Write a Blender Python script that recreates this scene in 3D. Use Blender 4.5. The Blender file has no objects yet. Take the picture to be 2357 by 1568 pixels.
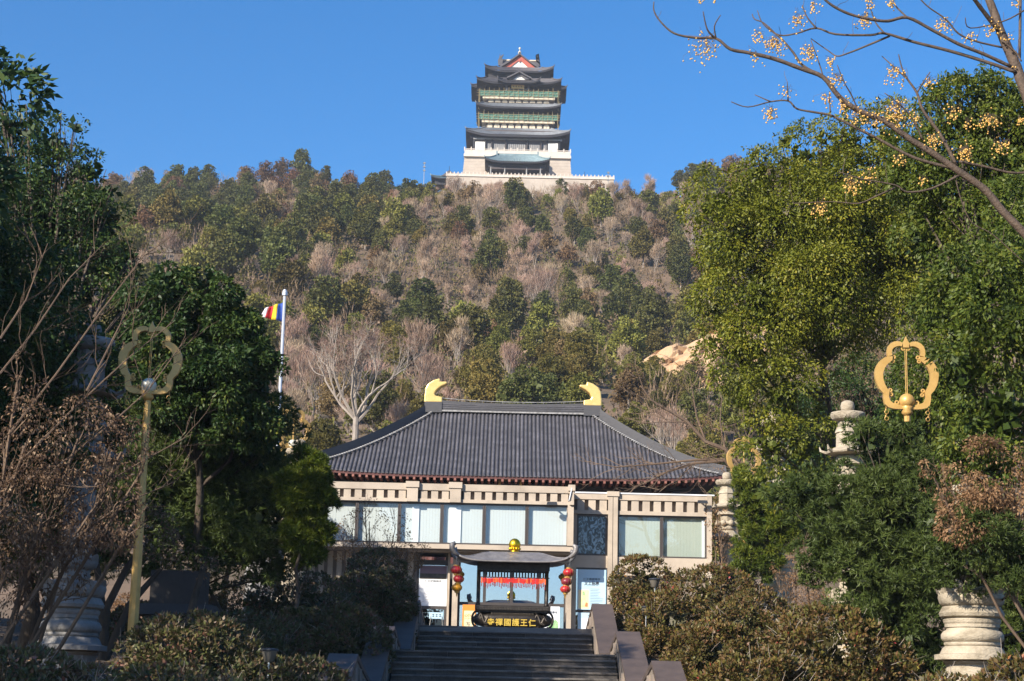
import bpy, math, random
import numpy as np
from mathutils import Vector, Matrix

sc = bpy.context.scene
COL = sc.collection
R = math.radians

# ------------------------------------------------------------------ camera
F = 1760.0                       # focal length in pixels of the 1024 wide frame
EYE = Vector((0.0, 0.0, 1.6))
PITCH, ROLL = R(11.72), R(1.3)
_f = Vector((0, math.cos(PITCH), math.sin(PITCH)))
_r0 = Vector((1, 0, 0)); _u0 = Vector((0, -math.sin(PITCH), math.cos(PITCH)))
_r = _r0 * math.cos(ROLL) + _u0 * math.sin(ROLL)
_u = _u0 * math.cos(ROLL) - _r0 * math.sin(ROLL)
cam_d = bpy.data.cameras.new('camera'); cam = bpy.data.objects.new('camera', cam_d); COL.objects.link(cam)
cam_d.sensor_width = 36.0; cam_d.lens = F / 1024 * 36.0; cam_d.clip_start = 0.5; cam_d.clip_end = 8000
m = Matrix.Identity(4)
for i in range(3):
    m[i][0] = _r[i]; m[i][1] = _u[i]; m[i][2] = -_f[i]; m[i][3] = EYE[i]
cam.matrix_world = m
sc.camera = cam

# ------------------------------------------------------------------ sky, sun, exposure
SUN_EL, SUN_AZ = R(30), R(224)
SUN = Vector((math.sin(SUN_AZ) * math.cos(SUN_EL), math.cos(SUN_AZ) * math.cos(SUN_EL), math.sin(SUN_EL)))
w = bpy.data.worlds.new('World'); sc.world = w; w.use_nodes = True
nt = w.node_tree
sky = nt.nodes.new('ShaderNodeTexSky'); sky.sky_type = 'NISHITA'; sky.sun_disc = False
sky.sun_elevation = SUN_EL; sky.sun_rotation = SUN_AZ
sky.air_density = 0.9; sky.dust_density = 0.7; sky.ozone_density = 5.0; sky.altitude = 0
bg = nt.nodes['Background']; bg.inputs['Strength'].default_value = 0.102
hsv = nt.nodes.new('ShaderNodeHueSaturation'); hsv.inputs['Saturation'].default_value = 1.28
nt.links.new(sky.outputs[0], hsv.inputs['Color']); nt.links.new(hsv.outputs['Color'], bg.inputs['Color'])
sl = bpy.data.lights.new('sun', 'SUN'); sl.energy = 4.6; sl.angle = R(0.5); sl.color = (1.0, 0.90, 0.76)
so = bpy.data.objects.new('sun', sl); COL.objects.link(so)
so.rotation_euler = SUN.to_track_quat('Z', 'Y').to_euler(); so.location = (-40, -40, 60)
vs = sc.view_settings
vs.view_transform = 'Standard'; vs.look = 'None'; vs.exposure = 0.95; vs.gamma = 1.0; vs.use_curve_mapping = False
sc.cycles.use_denoising = True
sc.cycles.max_bounces = 6; sc.cycles.diffuse_bounces = 3; sc.cycles.glossy_bounces = 3
sc.cycles.transmission_bounces = 3; sc.cycles.transparent_max_bounces = 8; sc.cycles.volume_bounces = 0
sc.cycles.caustics_reflective = False; sc.cycles.caustics_refractive = False

# ------------------------------------------------------------------ helpers
def P(u, v, d):
    """pixel of the 1024x681 frame -> point of the vertical plane y = d"""
    k = _f + _r * ((u - 512) / F) + _u * ((340.5 - v) / F)
    return EYE + k * (d / k.y)
def D(x, y, d):                  # the same from pixels of the 2357 wide view
    return P(x / 2.3018, y / 2.3018, d)
def pm(d, z=4.0):                # pixels (1024 frame) per metre at distance d
    return F / (d * math.cos(PITCH) + (z - 1.6) * math.sin(PITCH))
def proj(p):
    q = Vector(p) - EYE; w_ = q.dot(_f)
    return 512 + F * q.dot(_r) / w_, 340.5 - F * q.dot(_u) / w_

MATS = {}
def newmat(name):
    m = bpy.data.materials.new(name); m.use_nodes = True; MATS[name] = m
    return m, m.node_tree, m.node_tree.nodes['Principled BSDF']
def mat(name, c1, c2=None, rough=0.7, metal=0.0, scale=3.0, detail=5.0, bump=0.0, bscale=None, stretch=(1, 1, 1), c3=None, spec=0.5, coat=0.0, rand=0.0):
    m, t, b = newmat(name)
    b.inputs['Roughness'].default_value = rough; b.inputs['Metallic'].default_value = metal
    b.inputs['Specular IOR Level'].default_value = spec; b.inputs['Coat Weight'].default_value = coat
    c2 = c2 or tuple(x * 0.7 for x in c1)
    tc = t.nodes.new('ShaderNodeTexCoord'); mp = t.nodes.new('ShaderNodeMapping'); mp.inputs['Scale'].default_value = stretch
    t.links.new(tc.outputs['Object'], mp.inputs['Vector'])
    n = t.nodes.new('ShaderNodeTexNoise'); n.inputs['Scale'].default_value = scale; n.inputs['Detail'].default_value = detail
    n.inputs['Roughness'].default_value = 0.65
    t.links.new(mp.outputs[0], n.inputs['Vector'])
    r = t.nodes.new('ShaderNodeValToRGB'); r.color_ramp.elements[0].position = 0.32; r.color_ramp.elements[1].position = 0.68
    r.color_ramp.elements[0].color = (*c2, 1); r.color_ramp.elements[1].color = (*c1, 1)
    if c3:
        e = r.color_ramp.elements.new(0.5); e.color = (*c3, 1)
    t.links.new(n.outputs['Fac'], r.inputs['Fac'])
    if rand:                     # each piece a little lighter or darker than its neighbour
        oi = t.nodes.new('ShaderNodeObjectInfo'); hs = t.nodes.new('ShaderNodeHueSaturation'); mr = t.nodes.new('ShaderNodeMapRange')
        mr.inputs['To Min'].default_value = 1 - rand; mr.inputs['To Max'].default_value = 1 + rand
        t.links.new(oi.outputs['Random'], mr.inputs['Value']); t.links.new(mr.outputs[0], hs.inputs['Value']); t.links.new(r.outputs['Color'], hs.inputs['Color']); t.links.new(hs.outputs['Color'], b.inputs['Base Color'])
    else: t.links.new(r.outputs['Color'], b.inputs['Base Color'])
    if bump:
        n2 = t.nodes.new('ShaderNodeTexNoise'); n2.inputs['Scale'].default_value = bscale or scale * 6; n2.inputs['Detail'].default_value = 4
        t.links.new(mp.outputs[0], n2.inputs['Vector'])
        bp = t.nodes.new('ShaderNodeBump'); bp.inputs['Strength'].default_value = bump; bp.inputs['Distance'].default_value = 0.05
        t.links.new(n2.outputs['Fac'], bp.inputs['Height']); t.links.new(bp.outputs[0], b.inputs['Normal'])
    return m
def leafmat(name, stops, trans=0.25, rough=0.45, spec=0.4, vary=0.0):
    """stops: [(pos, colour)] over the per-leaf 'tint' value"""
    m, t, b = newmat(name)
    a = t.nodes.new('ShaderNodeAttribute'); a.attribute_name = 'tint'
    r = t.nodes.new('ShaderNodeValToRGB'); cr = r.color_ramp
    cr.elements[0].position = stops[0][0]; cr.elements[0].color = (*stops[0][1], 1)
    cr.elements[1].position = stops[-1][0]; cr.elements[1].color = (*stops[-1][1], 1)
    for p_, c_ in stops[1:-1]:
        e = cr.elements.new(p_); e.color = (*c_, 1)
    t.links.new(a.outputs['Fac'], r.inputs['Fac'])
    col = r.outputs['Color']
    if vary:
        oi = t.nodes.new('ShaderNodeObjectInfo'); hs = t.nodes.new('ShaderNodeHueSaturation')
        mr = t.nodes.new('ShaderNodeMapRange'); mr.inputs['To Min'].default_value = 1 - vary; mr.inputs['To Max'].default_value = 1 + vary
        t.links.new(oi.outputs['Random'], mr.inputs['Value']); t.links.new(mr.outputs[0], hs.inputs['Value'])
        m2 = t.nodes.new('ShaderNodeMath'); m2.operation = 'FRACT'; m3 = t.nodes.new('ShaderNodeMath'); m3.operation = 'MULTIPLY'; m3.inputs[1].default_value = 7.31
        t.links.new(oi.outputs['Random'], m3.inputs[0]); t.links.new(m3.outputs[0], m2.inputs[0])
        mh = t.nodes.new('ShaderNodeMapRange'); mh.inputs['To Min'].default_value = 0.5 - vary * 0.10; mh.inputs['To Max'].default_value = 0.5 + vary * 0.06
        t.links.new(m2.outputs[0], mh.inputs['Value']); t.links.new(mh.outputs[0], hs.inputs['Hue'])
        t.links.new(col, hs.inputs['Color']); col = hs.outputs['Color']
    t.links.new(col, b.inputs['Base Color'])
    b.inputs['Roughness'].default_value = rough; b.inputs['Specular IOR Level'].default_value = spec
    if trans:
        tr = t.nodes.new('ShaderNodeBsdfTranslucent'); t.links.new(col, tr.inputs['Color'])
        mx = t.nodes.new('ShaderNodeMixShader'); mx.inputs[0].default_value = trans
        t.links.new(b.outputs[0], mx.inputs[1]); t.links.new(tr.outputs[0], mx.inputs[2])
        t.links.new(mx.outputs[0], t.nodes['Material Output'].inputs['Surface'])
    return m

def link(name, me, parent=None, loc=None):
    o = bpy.data.objects.new(name, me); COL.objects.link(o)
    if parent is not None:
        o.parent = parent; o.matrix_parent_inverse = Matrix.Translation(-Vector(parent['_w']))
        o['_w'] = (0.0, 0.0, 0.0)
    else:
        o['_w'] = (0.0, 0.0, 0.0)
    return o
def tag(o, label, cat, group=None):
    o['label'] = label; o['category'] = cat
    if group: o['group'] = group
    return o
def thing(name, label, cat, loc=(0, 0, 0), group=None):
    o = bpy.data.objects.new(name, None); COL.objects.link(o)
    o.empty_display_size = 0.3; o.location = loc; o['_w'] = tuple(loc)
    return tag(o, label, cat, group)
def struct(o):
    o['kind'] = 'structure'; return o

class MB:
    def __init__(s): s.v = []; s.f = []
    def add(s, vs, fs):
        n = len(s.v); s.v.extend([tuple(a) for a in vs]); s.f.extend([tuple(i + n for i in q) for q in fs]); return s
    def box(s, x0, x1, y0, y1, z0, z1):
        return s.add([(x0, y0, z0), (x1, y0, z0), (x1, y1, z0), (x0, y1, z0), (x0, y0, z1), (x1, y0, z1), (x1, y1, z1), (x0, y1, z1)],
                     [(0, 3, 2, 1), (4, 5, 6, 7), (0, 1, 5, 4), (1, 2, 6, 5), (2, 3, 7, 6), (3, 0, 4, 7)])
    def frustum(s, b, t):        # two rectangles (x0,x1,y0,y1,z)
        def q(r): return [(r[0], r[2], r[4]), (r[1], r[2], r[4]), (r[1], r[3], r[4]), (r[0], r[3], r[4])]
        return s.add(q(b) + q(t), [(0, 3, 2, 1), (4, 5, 6, 7), (0, 1, 5, 4), (1, 2, 6, 5), (2, 3, 7, 6), (3, 0, 4, 7)])
    def prism(s, poly, y0, y1):  # polygon in xz, extruded along y
        n = len(poly)
        vs = [(x, y0, z) for x, z in poly] + [(x, y1, z) for x, z in poly]
        fs = [tuple(range(n)), tuple(range(2 * n - 1, n - 1, -1))] + [(i, i + n, (i + 1) % n + n, (i + 1) % n) for i in range(n)]
        return s.add(vs, fs)
    def prismx(s, poly, x0, x1): # polygon in yz, extruded along x
        n = len(poly)
        vs = [(x0, y, z) for y, z in poly] + [(x1, y, z) for y, z in poly]
        fs = [tuple(range(n)), tuple(range(2 * n - 1, n - 1, -1))] + [(i, i + n, (i + 1) % n + n, (i + 1) % n) for i in range(n)]
        return s.add(vs, fs)
    def tube(s, pts, rad, n=6, cap=True):
        pts = [Vector(p) for p in pts]
        if not hasattr(rad, '__len__'): rad = [rad] * len(pts)
        base = len(s.v); up = None
        for i, p in enumerate(pts):
            t = (pts[min(i + 1, len(pts) - 1)] - pts[max(i - 1, 0)])
            if t.length < 1e-9: t = Vector((0, 0, 1))
            t.normalize()
            if up is None: up = t.orthogonal().normalized()
            up = (up - t * up.dot(t))
            if up.length < 1e-6: up = t.orthogonal()
            up.normalize(); bi = t.cross(up)
            for k in range(n):
                a = 2 * math.pi * k / n
                s.v.append(tuple(p + (up * math.cos(a) + bi * math.sin(a)) * rad[i]))
        for i in range(len(pts) - 1):
            for k in range(n):
                a = base + i * n + k; b = base + i * n + (k + 1) % n
                s.f.append((a, b, b + n, a + n))
        if cap:
            s.f.append(tuple(base + k for k in range(n - 1, -1, -1)))
            e = base + (len(pts) - 1) * n
            s.f.append(tuple(e + k for k in range(n)))
        return s
    def lathe(s, prof, n=16, c=(0, 0, 0), rot=0.0, wob=None):
        base = len(s.v)
        for r, z in prof:
            for k in range(n):
                a = rot + 2 * math.pi * k / n
                rr = r * (wob(a) if wob else 1.0)
                s.v.append((c[0] + rr * math.cos(a), c[1] + rr * math.sin(a), c[2] + z))
        for i in range(len(prof) - 1):
            for k in range(n):
                a = base + i * n + k; b = base + i * n + (k + 1) % n
                s.f.append((a, b, b + n, a + n))
        s.f.append(tuple(base + k for k in range(n - 1, -1, -1)))
        e = base + (len(prof) - 1) * n
        s.f.append(tuple(e + k for k in range(n)))
        return s
    def ball(s, c, r, n=12, sz=1.0):
        pr = [(max(r * math.sin(math.pi * i / 8), 1e-4), -r * sz * math.cos(math.pi * i / 8)) for i in range(9)]
        return s.lathe(pr, n, c)
    def torus(s, c, R_, r_, ax='y', n=14, k=5):
        pts = []
        for i in range(n + 1):
            a = 2 * math.pi * i / n
            p = {'y': (math.cos(a), 0, math.sin(a)), 'z': (math.cos(a), math.sin(a), 0), 'x': (0, math.cos(a), math.sin(a))}[ax]
            pts.append(Vector(c) + Vector(p) * R_)
        return s.tube(pts, r_, k, False)
    def mesh(s, name, material, smooth=False):
        me = bpy.data.meshes.new(name); me.from_pydata(s.v, [], s.f)
        me.materials.append(MATS[material]); 
        if smooth: me.shade_smooth()
        me.update(); return me
    def build(s, name, material, parent=None, smooth=False):
        return link(name, s.mesh(name, material, smooth), parent)

def np_mesh(name, verts, k, tint, material):
    """verts (N*k,3): N separate k-gons with a per-face 'tint'"""
    n = len(verts) // k
    me = bpy.data.meshes.new(name)
    me.vertices.add(n * k); me.vertices.foreach_set('co', np.ascontiguousarray(verts, dtype=np.float32).ravel())
    me.loops.add(n * k); me.loops.foreach_set('vertex_index', np.arange(n * k, dtype=np.int32))
    me.polygons.add(n); me.polygons.foreach_set('loop_start', np.arange(0, n * k, k, dtype=np.int32))
    try: me.polygons.foreach_set('loop_total', np.full(n, k, dtype=np.int32))
    except Exception: pass
    at = me.attributes.new('tint', 'FLOAT', 'FACE'); at.data.foreach_set('value', np.asarray(tint, dtype=np.float32))
    me.materials.append(MATS[material]); me.update(calc_edges=True)
    return me
def unit(a): return a / np.maximum(np.linalg.norm(a, axis=1, keepdims=True), 1e-9)
def leaf_quads(p, ax, L, W, rng):
    n = len(p); ax = unit(ax)
    s = unit(np.cross(ax, unit(rng.normal(size=(n, 3)))))
    L = np.broadcast_to(np.asarray(L), (n,))[:, None]; W = np.broadcast_to(np.asarray(W), (n,))[:, None]
    nn = np.cross(ax, s)
    q = np.empty((n, 4, 3))
    q[:, 0] = p; q[:, 1] = p + ax * L * 0.42 + s * W * 0.5 + nn * W * 0.12
    q[:, 2] = p + ax * L; q[:, 3] = p + ax * L * 0.42 - s * W * 0.5 + nn * W * 0.12
    return q.reshape(-1, 3)
def leaf_tris(p, ax, L, W, rng):
    n = len(p); ax = unit(ax); s = unit(np.cross(ax, unit(rng.normal(size=(n, 3)))))
    L = np.broadcast_to(np.asarray(L), (n,))[:, None]; W = np.broadcast_to(np.asarray(W), (n,))[:, None]
    q = np.empty((n, 3, 3)); q[:, 0] = p - s * W * .5; q[:, 1] = p + s * W * .5; q[:, 2] = p + ax * L
    return q.reshape(-1, 3)
def crown(lobes, n, rng, sub=0.34, nsub=26, keep_in=0.05, flat=0.85, rr=(0.62, 0.98)):
    """points on clumpy lobes: position, outward direction, depth in clump 0..1"""
    lb = np.array(lobes, dtype=float)                      # cx cy cz rx ry rz
    area = (lb[:, 3] * lb[:, 4] * lb[:, 5]) ** (2 / 3); pr = area / area.sum()
    cc = []; cr = []; cd = []
    tot = nsub * len(lb)
    idx = rng.choice(len(lb), size=tot, p=pr)
    dv = unit(rng.normal(size=(tot, 3)))
    c = lb[idx, :3] + dv * lb[idx, 3:] * rng.uniform(rr[0], rr[1], size=(tot, 1))
    rad = sub * (lb[idx, 3:].mean(1)) * rng.uniform(0.6, 1.35, tot)
    # drop clumps that sit deep inside another lobe
    inside = np.zeros(tot, bool)
    for l in lb:
        q = ((c - l[:3]) / l[3:]); inside |= (q ** 2).sum(1) < 0.42
    ok = ~inside | (rng.random(tot) < keep_in)
    c, rad, dv = c[ok], rad[ok], dv[ok]
    w_ = rad ** 2; j = rng.choice(len(c), size=n, p=w_ / w_.sum())
    d2 = unit(rng.normal(size=(n, 3)) + dv[j] * 0.9 + np.array([0, 0, 0.25]))
    k = rng.uniform(0.45, 1.0, n) ** 0.6
    p = c[j] + d2 * (rad[j] * k)[:, None] * np.array([1, 1, flat])
    return p, d2, k, j
def inner(lobes, n, rng):
    lb = np.array(lobes, dtype=float); vol = lb[:, 3] * lb[:, 4] * lb[:, 5]
    i = rng.choice(len(lb), size=n, p=vol / vol.sum())
    d = unit(rng.normal(size=(n, 3)))
    return lb[i, :3] + d * lb[i, 3:] * rng.uniform(0.05, 0.55, size=(n, 1)), d
def foliage(name, lobes, n, L, W, material, seed, droop=0.5, core=0, coreL=0.4, parent=None, sub=0.34, nsub=26, tint_bias=0.0, rr=(0.62, 0.98), rise=0.0):
    rng = np.random.default_rng(seed)
    p, d, k, j = crown(lobes, n, rng, sub, nsub, rr=rr)
    ax = d * 0.8 + rng.normal(size=p.shape) * 0.55 + np.array([0, 0, -droop])
    sz = rng.uniform(0.65, 1.25, n)
    q = leaf_quads(p, ax, L * sz, W * sz, rng)
    ct = rng.random(j.max() + 1)
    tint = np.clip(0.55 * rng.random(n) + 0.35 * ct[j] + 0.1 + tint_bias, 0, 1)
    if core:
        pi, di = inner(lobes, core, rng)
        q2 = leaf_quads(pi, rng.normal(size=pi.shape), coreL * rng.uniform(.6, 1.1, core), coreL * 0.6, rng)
        q = np.vstack([q, q2]); tint = np.concatenate([tint, rng.random(core) * 0.3])  # core leaves take dark tints, inner crown shade put into their colour
    me = np_mesh(name, q, 4, tint, material)
    return link(name, me, parent)
def needles(name, lobes, nw, L, W, material, seed, parent=None, per=12, core=0, nsub=30):
    rng = np.random.default_rng(seed)
    p, d, k, j = crown(lobes, nw, rng, 0.36, nsub)
    ct = rng.random(j.max() + 1)
    pp = np.repeat(p, per, 0); dd = np.repeat(d, per, 0)
    ax = unit(rng.normal(size=pp.shape)) + dd * 0.75 + np.array([0, 0, 0.25])
    n = len(pp); sz = rng.uniform(0.7, 1.2, n)
    q = leaf_tris(pp, ax, L * sz, W * 1.5 * np.ones(n), rng)
    tint = np.clip(0.45 * rng.random(n) + 0.4 * np.repeat(ct[j], per) + 0.1, 0, 1)
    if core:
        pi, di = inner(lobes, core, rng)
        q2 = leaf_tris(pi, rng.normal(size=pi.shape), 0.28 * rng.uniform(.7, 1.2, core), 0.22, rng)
        q = np.vstack([q, q2]); tint = np.concatenate([tint, rng.random(core) * 0.2])  # inner needles tinted dark for the shade inside the crown
    return link(name, np_mesh(name, q, 3, tint, material), parent)
def grow(mb, p, d, L, r, lev, rnd, up=0.25, spread=0.6, kids=(2, 4), sides=4, tips=None, shrink=0.68, wig=0.18):
    """recursive bare branch"""
    pts = [Vector(p)]; rad = [r]; q = Vector(p); dd = Vector(d).normalized(); n = 3
    for i in range(n):
        dd = (dd + Vector((rnd.gauss(0, wig), rnd.gauss(0, wig), rnd.gauss(0, wig) + up * 0.3))).normalized()
        q = q + dd * L / n; pts.append(q.copy()); rad.append(r * (1 - 0.4 * (i + 1) / n))
    mb.tube(pts, rad, sides if lev > 1 else 3, False)
    if lev <= 0:
        if tips is not None: tips.append((q.copy(), dd.copy()))
        return
    for k in range(rnd.randint(*kids)):
        t = rnd.uniform(0.45, 1.0); i = min(int(t * n), n - 1)
        s = pts[i].lerp(pts[i + 1], t * n - i)
        nd = (dd + Vector((rnd.gauss(0, spread), rnd.gauss(0, spread), rnd.gauss(0, spread) * 0.8 + up))).normalized()
        grow(mb, s, nd, L * shrink * rnd.uniform(.8, 1.2), r * 0.55, lev - 1, rnd, up, spread, kids, sides, tips, shrink, wig)
    grow(mb, q, dd, L * shrink, rad[-1] * 0.95, lev - 1, rnd, up, spread, kids, sides, tips, shrink, wig)

def copy_tree(root, loc, scale=1.0, rz=0.0, label=None, group=None):
    c = root.copy(); COL.objects.link(c); c.location = loc; c.rotation_euler = (0, 0, rz)
    c.scale = (scale,) * 3 if not hasattr(scale, '__len__') else scale
    if label: c['label'] = label
    if group: c['group'] = group
    for ch in root.children:
        a = ch.copy(); COL.objects.link(a); a.parent = c
        for g in ch.children:
            b = g.copy(); COL.objects.link(b); b.parent = a
    return c

# ------------------------------------------------------------------ materials
mat('soil', (.09, .062, .038), (.04, .03, .02), .95, scale=2.5, bump=.6, bscale=14)
mat('hill_soil', (.19, .125, .08), (.075, .062, .038), .95, scale=.16, detail=9, bump=.5, bscale=2.0, c3=(.12, .085, .055))
mat('paving', (.30, .27, .24), (.20, .18, .16), .8, scale=1.3, bump=.15)
mat('step_stone', (.125, .108, .093), (.055, .048, .044), .85, scale=2.4, detail=9, bump=.35, bscale=26, c3=(.088, .077, .068), rand=.22)
mat('tread_stone', (.20, .175, .15), (.085, .075, .067), .85, scale=3, detail=9, bump=.3, bscale=30, rand=.2)  # nosing highlights put into the colour: paler than the riser stone
mat('parapet_stone', (.12, .088, .073), (.068, .051, .043), .6, scale=2.0, detail=7, bump=.15, bscale=30)
mat('parapet_panel', (.30, .25, .20), (.17, .14, .11), .85, scale=4, bump=.2)
mat('beige_stone', (.52, .44, .35), (.37, .31, .245), .8, scale=1.1, detail=10, bump=.12, bscale=30, c3=(.47, .395, .315), rand=.07)
mat('beige_dark', (.30, .245, .20), (.22, .18, .15), .85, scale=3)
mat('window_frame', (.075, .063, .058), (.055, .047, .045), .45, scale=6)
mat('blind', (.62, .65, .63), (.58, .61, .60), .8, scale=.5, stretch=(2, 1, .3))
mat('blind_green', (.46, .50, .43), (.40, .45, .39), .8, scale=.8)
mat('white_cloth', (.85, .86, .86), (.78, .80, .80), .8, scale=2)
mat('interior', (.055, .05, .045), (.03, .027, .025), .9, scale=1.0)
mat('tile', (.125, .12, .135), (.052, .05, .058), .62, scale=1.1, detail=11, bump=.35, bscale=9, stretch=(1, 1.6, 1.6), c3=(.083, .08, .09), rand=.16)
mat('tile_pan', (.045, .043, .047), (.03, .029, .032), .8, scale=4)
mat('tile_ridge', (.085, .083, .088), (.055, .055, .06), .75, scale=4, stretch=(.6, .6, 9))
mat('mortar', (.42, .41, .40), (.16, .155, .15), .8, scale=6)
mat('red_timber', (.11, .035, .028), (.07, .024, .02), .6, scale=3)
mat('rafter_red', (.30, .12, .085), (.20, .075, .055), .6, scale=5)
mat('dark_timber', (.03, .022, .022), (.02, .016, .018), .7, scale=3)
mat('gold', (.86, .63, .24), (.76, .53, .17), .36, metal=.35, scale=5, bump=.1, bscale=20)
mat('gold_bright', (1.0, .66, .05), (.95, .58, .03), .36, metal=1.0, scale=4)
mat('gold_paint', (.66, .42, .14), (.54, .33, .10), .42, metal=.25, scale=5, bump=.05)
mat('gold_letter', (.95, .66, .12), (.85, .55, .08), .35, metal=.5, scale=8)
mat('globe_white', (.72, .70, .58), (.64, .62, .50), .3, scale=5)
mat('bronze', (.055, .045, .036), (.026, .023, .021), .42, metal=.55, scale=5, detail=8, bump=.2, bscale=30)
mat('bronze_roof', (.29, .27, .26), (.15, .14, .14), .5, metal=.3, scale=4, detail=8, bump=.2, bscale=24)
mat('relief', (.14, .12, .10), (.07, .06, .05), .5, metal=.4, scale=8)
mat('lantern_red', (.52, .016, .03), (.40, .01, .022), .38, scale=8, coat=.3)
mat('lantern_dark', (.24, .012, .04), (.17, .01, .03), .4, scale=8, coat=.3)
mat('lantern_yellow', (.70, .33, .015), (.58, .25, .01), .4, scale=8, coat=.3)
mat('lantern_gold', (.62, .38, .10), (.42, .24, .06), .45, metal=.3, scale=12)
mat('tag_red', (.62, .02, .012), (.45, .012, .01), .55, scale=9)
mat('tag_orange', (.72, .14, .03), (.6, .09, .02), .55, scale=9)
mat('tassel', (.36, .012, .012), (.10, .008, .01), .8, scale=20)
mat('limestone', (.50, .43, .33), (.20, .165, .115), .88, scale=2.0, detail=10, bump=.4, bscale=22, c3=(.39, .335, .25), stretch=(1, 1, 1.6))
mat('limestone_pale', (.66, .60, .51), (.45, .40, .33), .85, scale=2.5, detail=9, bump=.3, bscale=22)
mat('weathered', (.30, .29, .28), (.15, .145, .14), .85, scale=2.2, detail=9, bump=.3, bscale=22)
mat('dark_stone', (.05, .045, .042), (.03, .028, .027), .8, scale=3)
mat('pole_white', (.55, .58, .62), (.48, .51, .55), .35, metal=.3, scale=3)
mat('chrome', (.75, .75, .75), (.6, .6, .6), .25, metal=1.0, scale=3)
mat('lamp_black', (.035, .038, .042), (.025, .026, .03), .4, scale=4)
mat('lamp_glass', (.20, .18, .15), (.14, .13, .11), .2, scale=4)
mat('bark', (.105, .078, .056), (.05, .038, .028), .9, scale=7, bump=.5, bscale=26, stretch=(1, 1, .3))
mat('bark_pale', (.36, .31, .26), (.24, .20, .17), .85, scale=2.0)
mat('bark_cherry', (.125, .085, .058), (.06, .042, .03), .75, scale=9, bump=.4, bscale=30)
mat('twig_brown', (.17, .115, .075), (.10, .066, .045), .85, scale=3)
mat('twig_hill', (.30, .205, .165), (.20, .135, .105), .9, scale=.5)
mat('berry', (.80, .50, .13), (.68, .38, .08), .42, scale=20)
mat('tower_stone', (.52, .445, .37), (.40, .34, .28), .85, scale=.35, detail=8)
mat('tower_white', (.80, .78, .73), (.72, .70, .65), .8, scale=.6)
mat('tower_rail', (.64, .57, .49), (.56, .49, .42), .8, scale=.6)
mat('tower_cream', (.74, .63, .47), (.62, .52, .38), .75, scale=.8)
mat('tower_dark', (.028, .026, .032), (.018, .018, .024), .75, scale=.6)
mat('tower_panel', (.10, .075, .068), (.07, .055, .052), .6, scale=.7)
mat('tower_window', (.32, .31, .30), (.22, .22, .22), .5, scale=.7)
mat('tower_tile', (.20, .215, .235), (.12, .13, .145), .6, scale=.9, detail=6)
mat('tower_tile_dark', (.105, .098, .105), (.06, .056, .062), .65, scale=.9, detail=6)
mat('tower_tile_green', (.22, .30, .32), (.14, .20, .215), .55, scale=.9, detail=6)
mat('tower_red', (.46, .105, .065), (.38, .085, .055), .7, scale=1)
mat('net_green', (.12, .22, .165), (.07, .145, .115), .75, scale=.9, detail=7, c3=(.07, .19, .14))
mat('bamboo', (.42, .33, .16), (.30, .23, .11), .7, scale=3)
mat('metal_grey', (.25, .26, .27), (.18, .19, .2), .5, metal=.4, scale=2)
mat('earth', (.52, .34, .185), (.33, .205, .115), .95, scale=.35, detail=9, bump=.6, bscale=1.5, c3=(.46, .31, .18))
mat('paper_white', (.82, .84, .88), (.78, .80, .84), .6, scale=2)
mat('paper_blue', (.50, .68, .80), (.42, .62, .76), .6, scale=1.5)
mat('paper_orange', (.85, .30, .05), (.75, .24, .03), .6, scale=2)
mat('paper_cream', (.86, .76, .50), (.82, .66, .36), .6, scale=4)
mat('ink', (.05, .06, .08), (.04, .05, .07), .7, scale=3)
mat('print_purple', (.20, .18, .25), (.27, .15, .17), .6, scale=1.2, stretch=(.4, 1, 2.4))
mat('print_green', (.10, .34, .10), (.45, .62, .35), .6, scale=6)
mat('print_yellow', (.70, .72, .20), (.82, .80, .55), .6, scale=5)
mat('print_red', (.50, .17, .07), (.62, .3, .12), .6, scale=5)
mat('flag_red', (.65, .02, .03), None, .7); mat('flag_yellow', (.8, .55, .02), None, .7)
mat('flag_blue', (.02, .08, .40), None, .7); mat('flag_white', (.75, .68, .72), None, .7)
mat('bench_red', (.40, .10, .10), None, .7)
# foliage
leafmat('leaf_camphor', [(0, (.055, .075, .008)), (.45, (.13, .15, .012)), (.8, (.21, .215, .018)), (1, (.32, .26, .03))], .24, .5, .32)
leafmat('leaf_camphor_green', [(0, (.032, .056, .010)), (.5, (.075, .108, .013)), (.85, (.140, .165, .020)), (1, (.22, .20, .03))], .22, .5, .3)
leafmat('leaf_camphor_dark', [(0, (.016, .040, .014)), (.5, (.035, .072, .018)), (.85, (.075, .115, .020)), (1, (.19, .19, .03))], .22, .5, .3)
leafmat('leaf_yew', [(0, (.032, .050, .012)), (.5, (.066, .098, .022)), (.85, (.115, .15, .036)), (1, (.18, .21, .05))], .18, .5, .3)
leafmat('leaf_yew_lit', [(0, (.035, .060, .010)), (.5, (.085, .125, .012)), (1, (.22, .23, .025))], .22, .5, .3)  # needle colours lightened to the tone of sunlit foliage
leafmat('leaf_hedge', [(0, (.045, .040, .016)), (.35, (.085, .080, .020)), (.55, (.155, .078, .038)), (.72, (.105, .115, .024)), (.86, (.20, .115, .04)), (.93, (.19, .17, .035)), (.97, (.32, .04, .04)), (1, (.36, .03, .035))], .15, .5, .28)
leafmat('leaf_hedge_green', [(0, (.045, .050, .024)), (.4, (.080, .095, .032)), (.55, (.155, .092, .062)), (.72, (.11, .125, .036)), (.88, (.19, .11, .075)), (1, (.33, .10, .085))], .15, .48, .32)  # hedge on the shaded side, leaf colours raised to offset missing sun
leafmat('leaf_dry', [(0, (.13, .072, .035)), (.5, (.26, .145, .07)), (1, (.42, .27, .14))], .3, .6, .3)
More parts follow.
